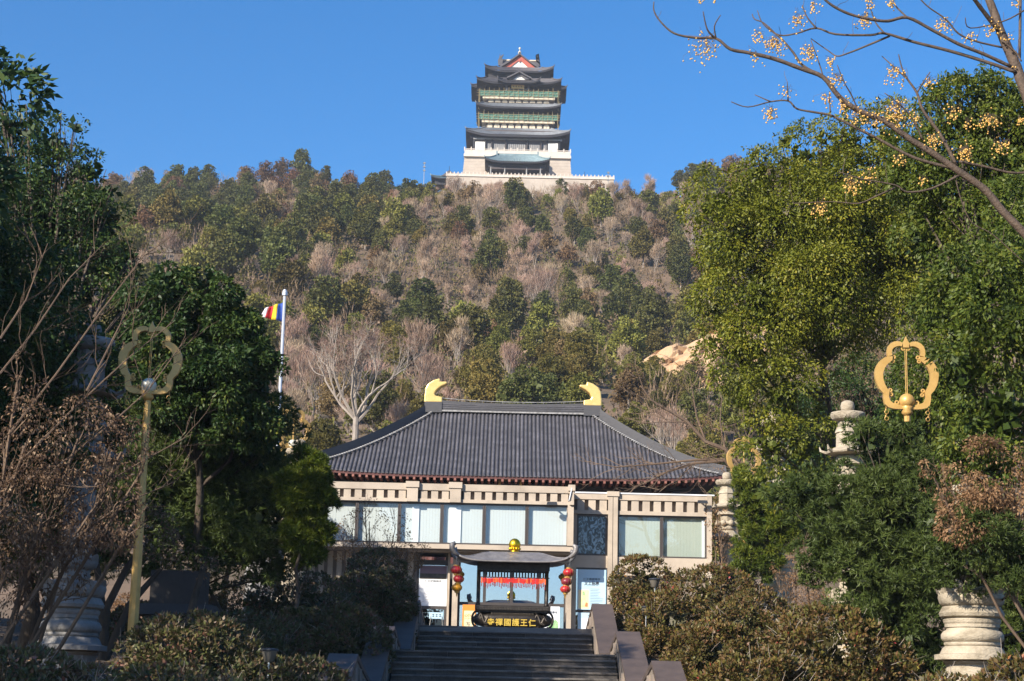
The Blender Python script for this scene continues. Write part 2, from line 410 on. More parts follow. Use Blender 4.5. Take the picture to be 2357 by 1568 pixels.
leafmat('leaf_dry_dark', [(0, (.055, .036, .026)), (.55, (.13, .08, .05)), (.82, (.30, .19, .11)), (1, (.60, .45, .30))], .3, .55, .3)  # dark stops and pale end put shade and sunlit flecks into the leaves
leafmat('leaf_hill', [(0, (.085, .088, .018)), (.5, (.15, .142, .028)), (1, (.23, .20, .045))], .15, .6, .25, vary=.38)
leafmat('leaf_hill_dark', [(0, (.055, .068, .018)), (.5, (.092, .104, .024)), (1, (.15, .142, .036))], .15, .6, .25, vary=.3)
leafmat('leaf_hill_rust', [(0, (.11, .072, .034)), (.5, (.185, .118, .055)), (1, (.27, .18, .085))], .15, .65, .2, vary=.3)
leafmat('leaf_scrub', [(0, (.07, .08, .020)), (.3, (.12, .125, .028)), (.5, (.165, .15, .036)), (.6, (.17, .12, .06)), (.75, (.24, .165, .10)), (1, (.32, .23, .155))], .15, .7, .2)
leafmat('leaf_brush', [(0, (.085, .065, .032)), (.4, (.14, .105, .052)), (.7, (.20, .14, .085)), (1, (.075, .085, .03))], .15, .7, .2)
leafmat('twig_tint', [(0, (.23, .16, .105)), (.5, (.34, .245, .165)), (1, (.47, .36, .26))], .1, .8, .2, vary=.28)
# ------------------------------------------------------------------ ground, beds, plaza, hill
PLAZA = 3.76
def lerp_tab(tab, y):
    if y <= tab[0][0]: return tab[0][1]
    for (a, za), (b, zb) in zip(tab, tab[1:]):
        if y <= b: return za + (zb - za) * (y - a) / (b - a)
    return tab[-1][1]
BED = [(22, 0.0), (28, .55), (36, 1.7), (43, 2.6), (50, 3.70), (54, 3.80)]
def bed_z(x, y):
    return lerp_tab(BED, y) + 0.06 * math.sin(x * 1.3 + y * .7) + 0.05 * math.sin(x * .5 - y * 1.1)
rs = random.Random(5)
g = MB(); g.add([(-3000, -1500, -.02), (3000, -1500, -.02), (3000, 4000, -.02), (-3000, 4000, -.02)], [(0, 1, 2, 3)])
struct(g.build('ground', 'soil'))
g = MB(); g.add([(-3.2, -20, .006), (3.2, -20, .006), (3.2, 27.2, .006), (-3.2, 27.2, .006)], [(0, 1, 2, 3)])
struct(g.build('path', 'paving'))
for sgn, nm in ((-1, 'planting_bed_left'), (1, 'planting_bed_right')):
    g = MB(); xs = [3.05 + i * 0.9 for i in range(34)]; ys = [22 + i * 1.0 for i in range(33)]
    vs = [(sgn * x, y, bed_z(sgn * x, y)) for y in ys for x in xs]; nx = len(xs)
    fs = [(j * nx + i, j * nx + i + 1, (j + 1) * nx + i + 1, (j + 1) * nx + i) for j in range(len(ys) - 1) for i in range(nx - 1)]
    if sgn < 0: fs = [q[::-1] for q in fs]
    g.add(vs, fs); struct(g.build(nm, 'soil', smooth=True))
g = MB(); g.box(-3.05, 3.05, 50.0, 53.9, PLAZA - .5, PLAZA - .004); g.box(-34, 34, 53.9, 98, PLAZA - .6, PLAZA)
struct(g.build('plaza', 'paving'))

def noise2(x, y):
    return (math.sin(x * .043 + 1.3) * math.cos(y * .031 + .4) * 3.0 + math.sin(x * .11 + y * .07) * 1.2 + math.sin(x * .021 - y * .017 + 2) * 3.5)
def hill_z(x, y):
    t = (y - 98) / (487 - 98)
    if t < 0: return 3.2
    if t <= 1: z = 3.2 + 144.3 * (t ** 1.0) - 4.5 * math.sin(math.pi * t)
    else: z = 147.5 - max(0, y - 560) * 0.10
    edge = max(0, abs(x + 20) - 105) / 100.0
    z -= 14 * min(edge, 2.5) ** 1.3 * min(1, max(t, 0)) if y > 98 else 0
    z += noise2(x, y) * min(1, t * 3) * (1 if abs(x) > 46 or y < 455 else .25)
    z -= 13.0 * math.exp(-((x - 4) / 42.0) ** 4) * min(1, max(0, (y - 395) / 75.0))
    return z
g = MB(); xs = [-330 + 7.5 * i for i in range(89)]; ys = [97 + 6.5 * i for i in range(108)]
nx = len(xs)
g.add([(x, y, hill_z(x, y)) for y in ys for x in xs], [(j * nx + i, j * nx + i + 1, (j + 1) * nx + i + 1, (j + 1) * nx + i) for j in range(len(ys) - 1) for i in range(nx - 1)])
struct(g.build('hill', 'hill_soil', smooth=True))

# bare earth bank on the hillside
ce = D(1600, 850, 222)
g = MB(); nu, nv = 30, 24
for j in range(nv + 1):
    for i in range(nu + 1):
        a = i / nu; b = j / nv
        x = ce.x - 9.0 + 19 * a; yb = 216 + 12 * b
        z = P(690, 402, 218).z + (P(690, 326, 226).z - P(690, 402, 218).z) * b - 5.5 * max(0, .6 - a) * b * 2 + .8 * math.sin(a * 9) * b
        y = yb - 2.2 * math.sin(a * 3.1) + rs.gauss(0, .34) + 0.8 * math.sin(a * 17 + b * 5) + .6 * math.sin(a * 31 - b * 13)
        g.v.append((x, y, z + rs.gauss(0, .12)))
for j in range(nv):
    for i in range(nu):
        q = j * (nu + 1) + i; g.f.append((q, q + 1, q + nu + 2, q + nu + 1))
struct(g.build('earth_bank', 'earth'))

# ------------------------------------------------------------------ stairs
st = MB()
FL = [(50.0, PLAZA, 2.40), (43.0, 2.86, 2.66), (35.4, 1.96, 2.9), (28.4, 1.06, 3.1)]   # top edge y, top z, half width
core = []
for k, (yt, zt_, hw) in enumerate(FL):
    yb = yt - 1.8
    nxt = FL[k + 1][0] if k + 1 < len(FL) else None
    zb = zt_ - 0.90
    if nxt is not None: st.box(-hw - .2, hw + .2, nxt + .29, yt + 3.0, zb - 1.0, zb - .006)
    st.box(-hw - .2, hw + .2, yt - 1.8, yt + 3, zb - 1.0, zb - .006)
stairs = struct(st.build('stairway', 'step_stone'))
rs = random.Random(11)
for k, (yt, zt_, hw) in enumerate(FL):
    for s in range(6):
        z1 = zt_ - .15 * s; z0 = z1 - .145; y0 = yt - .30 * s; y1 = y0 + .42
        cuts = sorted([-hw] + [x + rs.uniform(-.3, .3) for x in ((-hw / 3, hw / 3) if s % 2 else (-hw * .55, 0.05, hw * .55))] + [hw])
        for a, b in zip(cuts, cuts[1:]):
            dy = rs.uniform(-.006, .006); dz = rs.uniform(-.004, .003)
            q = MB(); c = .012
            q.box(a + .004, b - .004, y0 + dy + .035, y1, z0 - .004, z1 - .045 + dz)
            ss = q.build('step_stone', 'step_stone', stairs)
            q = MB(); q.frustum((a + .002, b - .002, y0 + dy, y1, z1 - .0448 + dz), (a + .002, b - .002, y0 + dy, y1, z1 - c + dz)); q.frustum((a + .002, b - .002, y0 + dy, y1, z1 - c + dz + .0004), (a + .006, b - .006, y0 + dy + c, y1, z1 + dz))
            q.build('tread', 'tread_stone', ss)
    # landing slabs behind each flight
    if k > 0:
        yb0 = yt + .43; yb1 = FL[k - 1][0] - 1.5 - .01
        for i in range(4):
            for j in range(2):
                q = MB(); a = -hw + 2 * hw * i / 4; b = -hw + 2 * hw * (i + 1) / 4
                ya = yb0 + (yb1 - yb0) * j / 2; yc = yb0 + (yb1 - yb0) * (j + 1) / 2
                q.box(a + .003, b - .003, ya + .003, yc - .003, zt_ - .15, zt_ + rs.uniform(-.004, .002)); q.build('paving_slab', 'step_stone', stairs)
names = {0: 'top', 1: 'middle', 2: 'lower', 3: 'lowest'}
PAR = [(50.0, 2.84 + 1.6, 45.6, 2.86, 54.0, PLAZA, 2.41), (43.1, 1.80 + 1.6, 38.9, 1.96, 46.4, 2.86, 2.67), (35.5, .92 + 1.6, 31.3, 1.06, 39.0, 1.96, 2.91), (28.5, 1.75, 25, .1, 32, 1.06, 3.11)]
for k, (yp, zp, yf, zf, yb, zb, xin) in enumerate(PAR):
    for sgn in (-1, 1):
        side = 'shaded side below the dark clipped hedge' if sgn < 0 else 'sunlit side below the red tinged hedge'
        t = thing('stair_parapet', f'triangular stone stair parapet of the {names[k]} flight, {side}', 'parapet', (sgn * (xin + .3), yp, zb))
        wd = .58
        xa, xb = (xin, xin + wd) if sgn > 0 else (-xin - wd, -xin)
        q = MB(); q.prismx([(yf, zf - .4), (yf, zf + .02), (yp, zp - .10), (yb, zb + .02), (yb, zb - .4)], xa + .03, xb - .03); q.build('wall', 'parapet_panel', t)
        q = MB()
        q.prismx([(yf - .05, zf), (yf - .05, zf + .10), (yp, zp + .02), (yp, zp - .098)], xa, xb); q.build('sloping_slab', 'parapet_stone', t)
        q = MB(); q.prismx([(yb + .05, zb), (yp + .002, zp - .099), (yp + .002, zp + .018), (yb + .05, zb + .10)], xa + .004, xb - .004); q.build('descending_slab', 'parapet_stone', t)
        xi = xin if sgn > 0 else -xin
        for j in range(7):           # upright panel strips on the inner face
            yy = yf + (yb - yf) * (j + .5) / 7.0
            zz = (zf + (zp - zf) * (yy - yf) / (yp - yf)) if yy < yp else (zp + (zb - zp) * (yy - yp) / (yb - yp))
            base = zf if yy < yp - 1.9 else zb
            if zz - .14 - base > .12:
                q = MB(); q.box(min(xi - sgn * .012, xi + sgn * .05), max(xi - sgn * .012, xi + sgn * .05), yy - .24, yy + .24, base + .04, zz - .14); q.build('panel', 'beige_dark', t)

# ------------------------------------------------------------------ two-storey gallery building at the plaza
DF, DR = 64.0, 65.25
gb = thing('gallery_building', 'two storey beige stone building with ribbed frieze and long glass windows', 'building', (0, DF, PLAZA))
def X(u, v, d=DF): return P(u, v, d).x
def Z(u, v, d=DF): return P(u, v, d).z
zft = Z(573, 486.8); zfr = Z(573, 493.4); zfb = Z(573, 501.9) - .22; zwt = Z(573, 505.2); zwb = Z(573, 546.9); zsb = Z(573, 551.6)
xr = X(573.7, 515); xl = X(296, 512)
q = MB(); q.box(xl, xr, DF + .35, 84, PLAZA + .01, zft - .1); 
# hollow: build as thin back walls instead of a block
q = MB(); q.box(xl, xr, DF + 1.6, DF + 1.75, zsb, zft - .05); q.box(xl, xr, DF + .3, DF + 1.6, zft - .25, zft - .05); q.box(xl - .2, xl, DF + .2, 70, PLAZA, zft - .05)
q.box(xl, xr - .02, DF + .15, DF + 3.0, zsb - .06, zsb + .2); q.box(xr - .25, xr - .004, DF + .1, DF + 1.4, zsb + .21, zft - .27)
q.build('wall', 'beige_dark', gb)
q = MB(); q.box(xl, xr, DF, DF + .32, zfr, zft); q.build('frieze_rail', 'beige_stone', gb)
q = MB(); q.box(xl, xr, DF + .002, DF + .3, zwt, zfb + .22); q.build('frieze_rail', 'beige_stone', gb)
q = MB(); q.box(xl, xr, DF + .22, DF + .3, zfb + .22, zfr - .001); q.build('frieze_back', 'beige_dark', gb)  # coloured darker than the ribs to deepen the shade in the recesses
q = MB(); q.box(xl, xr, DF, DF + .3, zsb, zwb); q.build('sill_band', 'beige_stone', gb)
pil = [(X(407, 493), X(418, 493)), (X(450, 493), X(461, 493)), (X(569.6, 493), xr)]
for a, b in pil:
    q = MB(); q.box(a, b - .001, DF - .09, DF + .33, zwt + .004, zft - .16); q.build('pilaster', 'beige_stone', gb)
    q = MB(); q.box(a - .05, b + .04, DF - .13, DF + .36, zft - .158, zft + .06); q.build('pilaster_cap', 'beige_stone', gb)
def ribs(x0, x1, z0, z1, y, parent, step=.40):
    n = max(1, round((x1 - x0) / step))
    for i in range(n):
        a = x0 + (x1 - x0) * (i + .24) / n; b = x0 + (x1 - x0) * (i + .88) / n
        q = MB(); q.box(a, b, y + .03, y + .205, z0 + .001, z1 - .002); q.build('frieze_rib', 'beige_stone', parent)
edges = [xl] + [e for ab in pil for e in ab]
for i in range(0, len(edges) - 1, 2):
    ribs(edges[i], edges[i + 1], zfb + .22, zfr, DF + .01, gb)
q = MB(); q.box(xr - .22, xr - .001, DF + .001, DF + .4, zsb + .21, zwt - .001); q.build('corner_post', 'beige_stone', gb)

# glass
def glassmat(name, tint, refl=.5, rough=.0):
    m, t, b = newmat(name)
    tr = t.nodes.new('ShaderNodeBsdfTransparent'); tr.inputs[0].default_value = (*tint, 1)
    gl = t.nodes.new('ShaderNodeBsdfGlossy'); gl.inputs['Roughness'].default_value = rough; gl.inputs[0].default_value = (.9, .95, 1, 1)
    mx = t.nodes.new('ShaderNodeMixShader'); mx.inputs[0].default_value = refl; t.links.new(tr.outputs[0], mx.inputs[1]); t.links.new(gl.outputs[0], mx.inputs[2])
    t.links.new(mx.outputs[0], t.nodes['Material Output'].inputs['Surface'])
    return m
glassmat('glass', (.95, .98, .98), .10); glassmat('glass_dark', (.55, .62, .66), .5); glassmat('glass_door', (.50, .56, .60), .55)
def window(x0, x1, z0, z1, y, parent, blind='blind', glass='glass', fr=.06, strips=(), label=None, depth=.16):
    q = MB()
    q.box(x0, x1, y, y + .1, z0, z0 + fr); q.box(x0, x1, y, y + .1, z1 - fr, z1)
    q.box(x0, x0 + fr, y, y + .1, z0 + fr, z1 - fr); q.box(x1 - fr, x1, y, y + .1, z0 + fr, z1 - fr)
    wn = q.build('window', 'window_frame', parent)
    if label: wn['label'] = label
    q = MB(); q.add([(x0 + fr, y + .05, z0 + fr), (x1 - fr, y + .05, z0 + fr), (x1 - fr, y + .05, z1 - fr), (x0 + fr, y + .05, z1 - fr)], [(0, 1, 2, 3)]); q.build('pane', glass, wn)
    if blind:
        q = MB(); n = 14
        for i in range(n):
            a = x0 + .02 + (x1 - x0 - .04) * i / n; b = x0 + .02 + (x1 - x0 - .04) * (i + 1) / n
            q.box(a, b - .003, y + depth, y + depth + .02, z0 + .02, z1 - .02)
        q.build('blind', blind, wn)
    for (a, b) in strips:
        q = MB(); q.box(x0 + (x1 - x0) * a, x0 + (x1 - x0) * b, y + depth - .05, y + depth - .03, z0 + .03, z1 - .12); q.build('curtain', 'white_cloth', wn)
    return wn
us = [313.5, 356.2, 398.8, 441.5, 483.9, 526.8, 569.6]
for i in range(6):
    x0 = X(us[i], 526); x1 = X(us[i + 1], 526)
    window(x0 + .004, x1 - .004, zwb + .003, zwt - .003, DF + .1, gb, strips={2: ((.30, .46),), 3: ((.16, .45),), 5: ((.93, .985),)}.get(i, ()))
rsx = random.Random(3)
for i in (3, 4, 5):              # pale statuettes on the inner ledge
    x0 = X(us[i], 526); x1 = X(us[i + 1], 526)
# spotlight on the cornice
for (u_, v_, d_, lb) in ((552, 503.5, DF, 'black floodlight bracketed under the frieze of the projecting bay'), (702.5, 502, DR, 'black floodlight on the right end of the recessed wing')):
    p = P(u_, v_, d_ - .3); t = thing('floodlight', lb, 'floodlight', (p.x, p.y, p.z))
    q = MB(); q.frustum((p.x - .20, p.x + .20, p.y - .10, p.y + .06, p.z - .05), (p.x - .17, p.x + .17, p.y - .05, p.y + .06, p.z + .06)); q.build('housing', 'lamp_black', t)
    q = MB(); q.box(p.x - .03, p.x + .03, p.y + .061, p.y + .36, p.z - .01, p.z + .02); q.build('bracket', 'lamp_black', t)
p = P(566, 490, DF - .14)
t = tag(MB().tube([P(571.5, 487, DF - .1), P(571.7, 489.5, DF - .13), P(569.3, 499.5, DF - .13), P(569.0, 501, DF - .08)], .02, 6).build('drain_pipe', 'paper_white'), 'thin white bent pipe on the corner pilaster of the frieze', 'pipe')

# right recessed wing
rw = thing('recessed_wing', 'recessed beige wing with etched glass pane and wide greenish window', 'building', (4.7, DR, PLAZA))
x0r, x1r = xr - .02, X(711.7, 530, DR)
yt0 = Z(640, 494.5, DR); yr0 = Z(640, 500.4, DR); yp1 = Z(640, 511.2, DR); yw1 = Z(640, 515, DR); yw0 = Z(660, 557.8, DR); ys0 = Z(660, 562.5, DR)
q = MB(); q.box(x0r, x1r, DR + 1.2, DR + 1.4, PLAZA, yt0 - .05); q.box(x1r - .15, x1r - .004, DR + .31, 82, PLAZA, yt0 - .05); q.box(x0r, x1r - .16, DR + .3, DR + 1.2, yt0 - .3, yt0 - .06); q.build('wall', 'beige_dark', rw)
q = MB(); q.box(x0r, x1r, DR, DR + .3, yr0, yt0); q.build('frieze_rail', 'beige_stone', rw)
q = MB(); q.box(x0r, x1r, DR + .002, DR + .3, yw1, yp1); q.build('frieze_rail', 'beige_stone', rw)
q = MB(); q.box(x0r, x1r, DR + .22, DR + .3, yp1, yr0 - .001); q.build('frieze_back', 'beige_dark', rw)  # darker back again paints shade between the ribs
pa, pb = X(607.9, 530, DR), X(617.5, 530, DR); pe = X(706.9, 535, DR)
ribs(x0r + .1, pa, yp1, yr0, DR + .01, rw, .42); ribs(pb, pe, yp1, yr0, DR + .01, rw, .42)
q = MB(); q.box(pa, (pa + pb) / 2 - .01, DR - .08, DR + .31, PLAZA, yt0 - .1); q.box((pa + pb) / 2 + .01, pb, DR - .08, DR + .31, PLAZA, yt0 - .1); q.build('pilaster', 'beige_stone', rw)
q = MB(); q.box(pa - .05, pb + .05, DR - .12, DR + .33, yt0 - .098, yt0 + .08); q.build('pilaster_cap', 'beige_stone', rw)
q = MB(); q.box(pe, x1r + .002, DR - .05, DR + .30, PLAZA, yt0 + .02); q.build('end_post', 'beige_stone', rw)
q = MB(); q.box(pb + .001, pe - .001, DR, DR + .3, ys0 - .5, yw0); q.build('sill_band', 'beige_stone', rw)
q = MB(); q.box(pb + .001, pe - .001, DR + .2, DR + .3, PLAZA, ys0 - .5); q.build('lower_wall', 'beige_dark', rw)
xm = X(661.8, 536, DR)
window(pb + .003, xm - .003, yw0 + .002, yw1 - .002, DR + .08, rw, 'blind_green')
window(xm + .003, pe - .003, yw0 + .002, yw1 - .002, DR + .08, rw, 'blind_green', strips=((.9, .97),))
ew0, ew1 = Z(592, 555.2, DR), Z(592, 514.5, DR)
# etched picture pane: flowing white lines on dark glass
m_, t_, b_ = newmat('etched'); b_.inputs['Roughness'].default_value = .12
tc = t_.nodes.new('ShaderNodeTexCoord'); mp = t_.nodes.new('ShaderNodeMapping'); mp.inputs['Scale'].default_value = (2.2, 1, 1.4)
wv = t_.nodes.new('ShaderNodeTexNoise'); wv.inputs['Scale'].default_value = 2.6; wv.inputs['Detail'].default_value = 6; wv.inputs['Distortion'].default_value = 2.6
rp = t_.nodes.new('ShaderNodeValToRGB'); rp.color_ramp.elements[0].position = .46; rp.color_ramp.elements[1].position = .58
rp.color_ramp.elements[0].color = (.012, .02, .03, 1); rp.color_ramp.elements[1].color = (.28, .40, .48, 1)
t_.links.new(tc.outputs['Object'], mp.inputs[0]); t_.links.new(mp.outputs[0], wv.inputs['Vector']); t_.links.new(wv.outputs['Fac'], rp.inputs[0]); t_.links.new(rp.outputs[0], b_.inputs['Base Color'])
xe0, xe1 = X(577.0, 535, DR), X(607.0, 535, DR)
wn = window(xe0, xe1, ew0, ew1, DR + .08, rw, None, 'etched', label='dark glass pane with flowing etched drawing')
q = MB(); q.box(x0r, pa - .001, DR + .06, DR + .3, Z(592, 567.5, DR), ew0 - .003); q.build('spandrel', 'beige_stone', rw)
q = MB(); q.box(x0r, xe0 - .002, DR + .061, DR + .3, PLAZA, yw1 - .002); q.build('jamb', 'beige_stone', rw)
q = MB(); q.box(x0r + .1, x1r + .1, DR - .03, DR + .1, yt0 + .002, yt0 + .05); q.build('flashing', 'paper_white', rw)

# ground floor: posts, posters, glazed doors (set back under the overhang)
DG = 65.3
q = MB(); q.box(X(447.5, 590, DG), X(449.6, 590, DG), DG - .3, DG, PLAZA, zsb - .07); q.box(X(452.6, 590, DG), X(458.1, 590, DG), DG - .45, DG, PLAZA, zsb - .07); q.build('door_post', 'beige_stone', gb)
q = MB(); q.box(X(565.6, 590, DG), X(570.9, 590, DG), DG - .45, DG, PLAZA, zsb - .07); q.build('door_post', 'beige_stone', gb)
zb0, zb1 = Z(512, 560, DG), Z(512, 553.6, DG)
q = MB(); q.box(X(458.2, 560, DG), X(565.5, 560, DG), DG - .2, DG, zb0, zb1); q.build('lintel', 'beige_stone', gb)
q = MB(); q.box(xl, X(565.5, 560, DG), DG - .1, DG + .2, zb1 + .002, zsb - .07); q.build('soffit_beam', 'window_frame', gb)
q = MB(); q.box(-9, 9, 69.5, 69.7, PLAZA, zsb - .1); q.box(-9, -8.8, DG + .3, 69.5, PLAZA, zsb - .1); q.build('interior_wall', 'interior', gb)
zr_ = Z(512, 604.3, DG); zgt = Z(512, 570, DG)
du = [458.6, 484.5, 511.5, 538, 565.4]
for i in range(4):
    a, b = X(du[i], 590, DG), X(du[i + 1], 590, DG)
    q = MB(); f = .055
    q.box(a, b, DG - .05, DG + .05, zb0 - .07, zb0 - .002); q.box(a, b, DG - .05, DG + .05, zr_ - .07, zr_ + .05); q.box(a, b, DG - .05, DG + .05, PLAZA + .002, PLAZA + .12)
    q.box(a, a + f, DG - .049, DG + .049, PLAZA + .12, zb0 - .07); q.box(b - f, b, DG - .049, DG + .049, PLAZA + .12, zb0 - .07)
    dr = q.build('glass_door', 'window_frame', gb)
    q = MB(); q.box(a + f, b - f, DG - .006, DG + .006, zr_ + .05, zb0 - .07); q.build('pane', 'glass_door', dr)
    q = MB(); q.box(a + f, b - f, DG - .006, DG + .006, PLAZA + .12, zr_ - .07); q.build('pane', 'glass_door', dr)
# ribbed screen on the left of the ground floor
for i in range(26):
    xx = X(300, 585, DG) + .33 * i
    if xx < X(410, 585, DG):
        q = MB(); q.box(xx, xx + .19, DG - .1, DG + .02, PLAZA, zb1); q.build('screen_fin', 'beige_stone', gb)
q = MB(); q.box(xl, X(418, 585, DG), DG + .021, DG + .1, PLAZA, zb1); q.build('screen_back', 'beige_dark', gb)

# text
def text(s, size, loc, material, parent, name='lettering', depth=.004, width=None, bold=0.0, vertical=False):
    cu = bpy.data.curves.new('t', 'FONT'); cu.body = s; cu.size = size; cu.extrude = depth; cu.align_x = 'CENTER'; cu.align_y = 'CENTER'; cu.offset = bold
    cu.resolution_u = 2
    ob = bpy.data.objects.new('t', cu); COL.objects.link(ob)
    dg = bpy.context.evaluated_depsgraph_get(); dg.update()
    me = bpy.data.meshes.new_from_object(ob.evaluated_get(dg)); bpy.data.objects.remove(ob)
    n = len(me.vertices); co = np.empty(n * 3, np.float32); me.vertices.foreach_get('co', co); co = co.reshape(-1, 3)
    if n == 0: return None
    k = 1.0 if width is None else width / max(np.ptp(co[:, 0]), 1e-4)
    ky = k if width is None else 1.0
    out = np.stack([co[:, 0] * k + loc[0], -co[:, 2] + loc[1], co[:, 1] + loc[2]], 1)
    me.vertices.foreach_set('co', out.astype(np.float32).ravel()); me.materials.clear(); me.materials.append(MATS[material]); me.update()
    return link(name, me, parent)
def poster(name, label, u0, u1, v0, v1, d, mtl):
    um = (u0 + u1) / 2; vm = (v0 + v1) / 2
    a, b = X(u0, vm, d), X(u1, vm, d); z0, z1 = max(PLAZA + .02, Z(um, v1, d)), Z(um, v0, d)
    t = thing(name, label, 'poster', ((a + b) / 2, d, z0))
    q = MB(); q.box(a, b, d - .008, d, z0, z1); q.build('sheet', mtl, t)
    return t, a, b, z0, z1
def lines(t, a, b, z0, z1, n, d, mtl='ink', h=.012, seed=1):
    r_ = random.Random(seed)
    for i in range(n):
        z = z1 - (z1 - z0) * (i + .5) / n; e = a + (b - a) * r_.uniform(.55, 1)
        q = MB(); q.box(a, e, d - .011, d - .0095, z - h / 2, z + h / 2); q.build('print_line', mtl, t)
DP = DG - .06
q = MB(); a, b = X(416.5, 590, DG), X(447.4, 590, DG)
q.box(a, a + .08, DG - .04, DG + .04, PLAZA, zb1); q.box(b - .1, b, DG - .04, DG + .04, PLAZA, zb1); q.box(a + .08, b - .1, DG - .04, DG + .04, Z(432, 609, DG), Z(432, 606.2, DG)); q.box(a + .08, b - .1, DG - .04, DG + .04, Z(432, 565, DG), zb1 - .3)
bay = q.build('poster_bay', 'window_frame', gb)
q = MB(); q.box(a + .08, b - .1, DG, DG + .01, PLAZA + .01, Z(432, 565, DG)); q.build('pane', 'glass_door', bay)
t, a, b, z0, z1 = poster('poster', 'white notice poster with dark purple header panel in the door bay', 419, 447, 565.4, 606, DP, 'paper_white')
q = MB(); q.box(a + .02, b - .02, DP - .0105, DP - .009, z1 - .50, z1 - .02); q.build('header_print', 'print_purple', t)
q = MB(); q.box(a + .02, b - .02, DP - .0125, DP - .011, z1 - .50, z1 - .30); q.build('header_band', 'relief', t)
text('仁王护国禅寺', .085, ((a + b) / 2, DP - .01, z1 - .58), 'ink', t, width=.62)
lines(t, a + .25, b - .25, z0 + .2, z1 - .75, 9, DP, 'relief', .010)
t, a, b, z0, z1 = poster('poster', 'blue recruitment poster with black heading and seated painted figure', 577.6, 605.6, 569.6, 609.8, DP + .02, 'paper_blue')
text('仁王護國禪寺', .10, ((a + b) / 2, DP + .009, z1 - .36), 'ink', t, width=.62)
text('义工招募', .15, ((a + b) / 2, DP + .009, z1 - .52), 'ink', t, width=.56, bold=.004)
q = MB(); q.box(a + .03, a + .42, DP + .008, DP + .011, z0 + .03, z0 + .72); q.build('picture_field', 'paper_cream', t)
q = MB(); zc = z0 + .1; xc = a + .22
q.prism([(xc - .14, zc), (xc + .13, zc), (xc + .12, zc + .16), (xc + .07, zc + .3), (xc + .06, zc + .42), (xc - .05, zc + .42), (xc - .08, zc + .28), (xc - .13, zc + .15)], DP + .004, DP + .0075); q.build('painted_robe', 'print_yellow', t)
q = MB(); q.prism([(xc - .045, zc + .42), (xc + .045, zc + .42), (xc + .05, zc + .52), (xc, zc + .58), (xc - .05, zc + .52)], DP + .004, DP + .0075); q.build('painted_head', 'print_green', t)
q = MB(); q.prism([(xc + .05, zc + .02), (xc + .15, zc), (xc + .16, zc + .14), (xc + .09, zc + .17)], DP + .001, DP + .0038); q.build('painted_flower', 'print_red', t)
lines(t, a + .47, b - .06, z0 + .15, z1 - .68, 11, DP + .02, 'ink', .010, 4)
q = MB(); xa_, xb_ = X(572, 590, DG), X(607.8, 590, DG)
q.box(xa_, xa_ + .15, DG + .02, DG + .1, PLAZA, ew0 - .4); q.box(xb_ - .05, xb_, DG + .02, DG + .1, PLAZA, ew0 - .4); q.box(xa_ + .15, xb_ - .05, DG + .02, DG + .1, Z(592, 612.5, DG), Z(592, 610, DG)); q.box(xa_ + .15, xb_ - .05, DG + .02, DG + .1, Z(592, 569.4, DG), Z(592, 567.4, DG))
bay = q.build('poster_bay', 'window_frame', rw)
q = MB(); q.box(xa_ + .15, xb_ - .05, DG + .05, DG + .06, PLAZA + .01, Z(592, 569.4, DG)); q.build('pane', 'glass_door', bay)
t, a, b, z0, z1 = poster('poster', 'pale blue notice with white card and a picture of hands below the recruitment poster', 577.6, 605.6, 612.8, 640, DP + .02, 'paper_blue')
q = MB(); q.box(a + .15, b - .02, DP + .008, DP + .011, z0 + .04, z1 - .2); q.build('card', 'paper_white', t)
text('现场', .16, ((a + b) / 2 + .02, DP + .003, z1 - .42), 'ink', t, bold=.003)
text('仁王護國禪寺', .05, ((a + b) / 2 + .02, DP + .009, z1 - .1), 'ink', t)
q = MB(); zc = z0 + .05; xc = a + .3
q.prism([(xc - .1, zc + .08), (xc, zc + .02), (xc + .25, zc), (xc + .32, zc + .08), (xc + .22, zc + .16), (xc + .05, zc + .15)], DP + .003, DP + .007); q.build('printed_hands', 'print_red', t)
DS = 64.6
t, a, b, z0, z1 = poster('standing_poster', 'orange framed writing notice standing left of the incense burner', 462.2, 475.5, 604.6, 636, DS, 'paper_orange')
q = MB(); q.box(a + .06, b - .03, DS - .011, DS - .0085, z0 + .03, z1 - .22); q.build('inner_sheet', 'paper_cream', t)
text('写', .16, ((a + b) / 2 - .02, DS - .013, z0 + .42), 'ink', t); 
for k_ in range(3):
    q = MB(); xx_ = a + .1 + k_ * .10; q.torus((xx_ + .04, DS - .013, z1 - .40 + .02 * (k_ % 2)), .04, .008, 'y', 8, 4); q.box(xx_, xx_ + .08, DS - .014, DS - .0112, z1 - .50, z1 - .485); q.build('print_mark', 'paper_orange', t)
q = MB(); q.box(a + .08, a + .10, DS - .013, DS - .0112, z0 + .55, z0 + .75); q.box(a + .2, a + .22, DS - .013, DS - .0112, z0 + .55, z0 + .75); q.build('print_line', 'print_green', t)
q = MB(); q.tube([((a + b) / 2, DS + .001, z0), ((a + b) / 2, DS + .35, PLAZA)], .015); q.build('prop', 'lamp_black', t)
t, a, b, z0, z1 = poster('standing_poster', 'white notice with green landscape picture standing right of the incense burner', 544, 559.5, 606.5, 636, DS, 'paper_white')
q = MB(); q.prism([(a + .16, z0 + .28), (b - .05, z0 + .28), (b - .05, z0 + .50), (b - .14, z0 + .58), (a + .3, z0 + .54), (a + .2, z0 + .62)], DS - .012, DS - .0085); q.build('landscape_print', 'print_green', t)
text('圓禪寺', .10, ((a + b) / 2 + .05, DS - .012, z1 - .22), 'ink', t)
q = MB(); q.tube([((a + b) / 2, DS + .001, z0), ((a + b) / 2, DS + .35, PLAZA)], .015); q.build('prop', 'lamp_black', t)
p = P(436, 625, 62.5)
t = thing('sign_stand', 'black easel with small pale blue board beside the stair parapet', 'sign', (p.x, p.y, PLAZA))
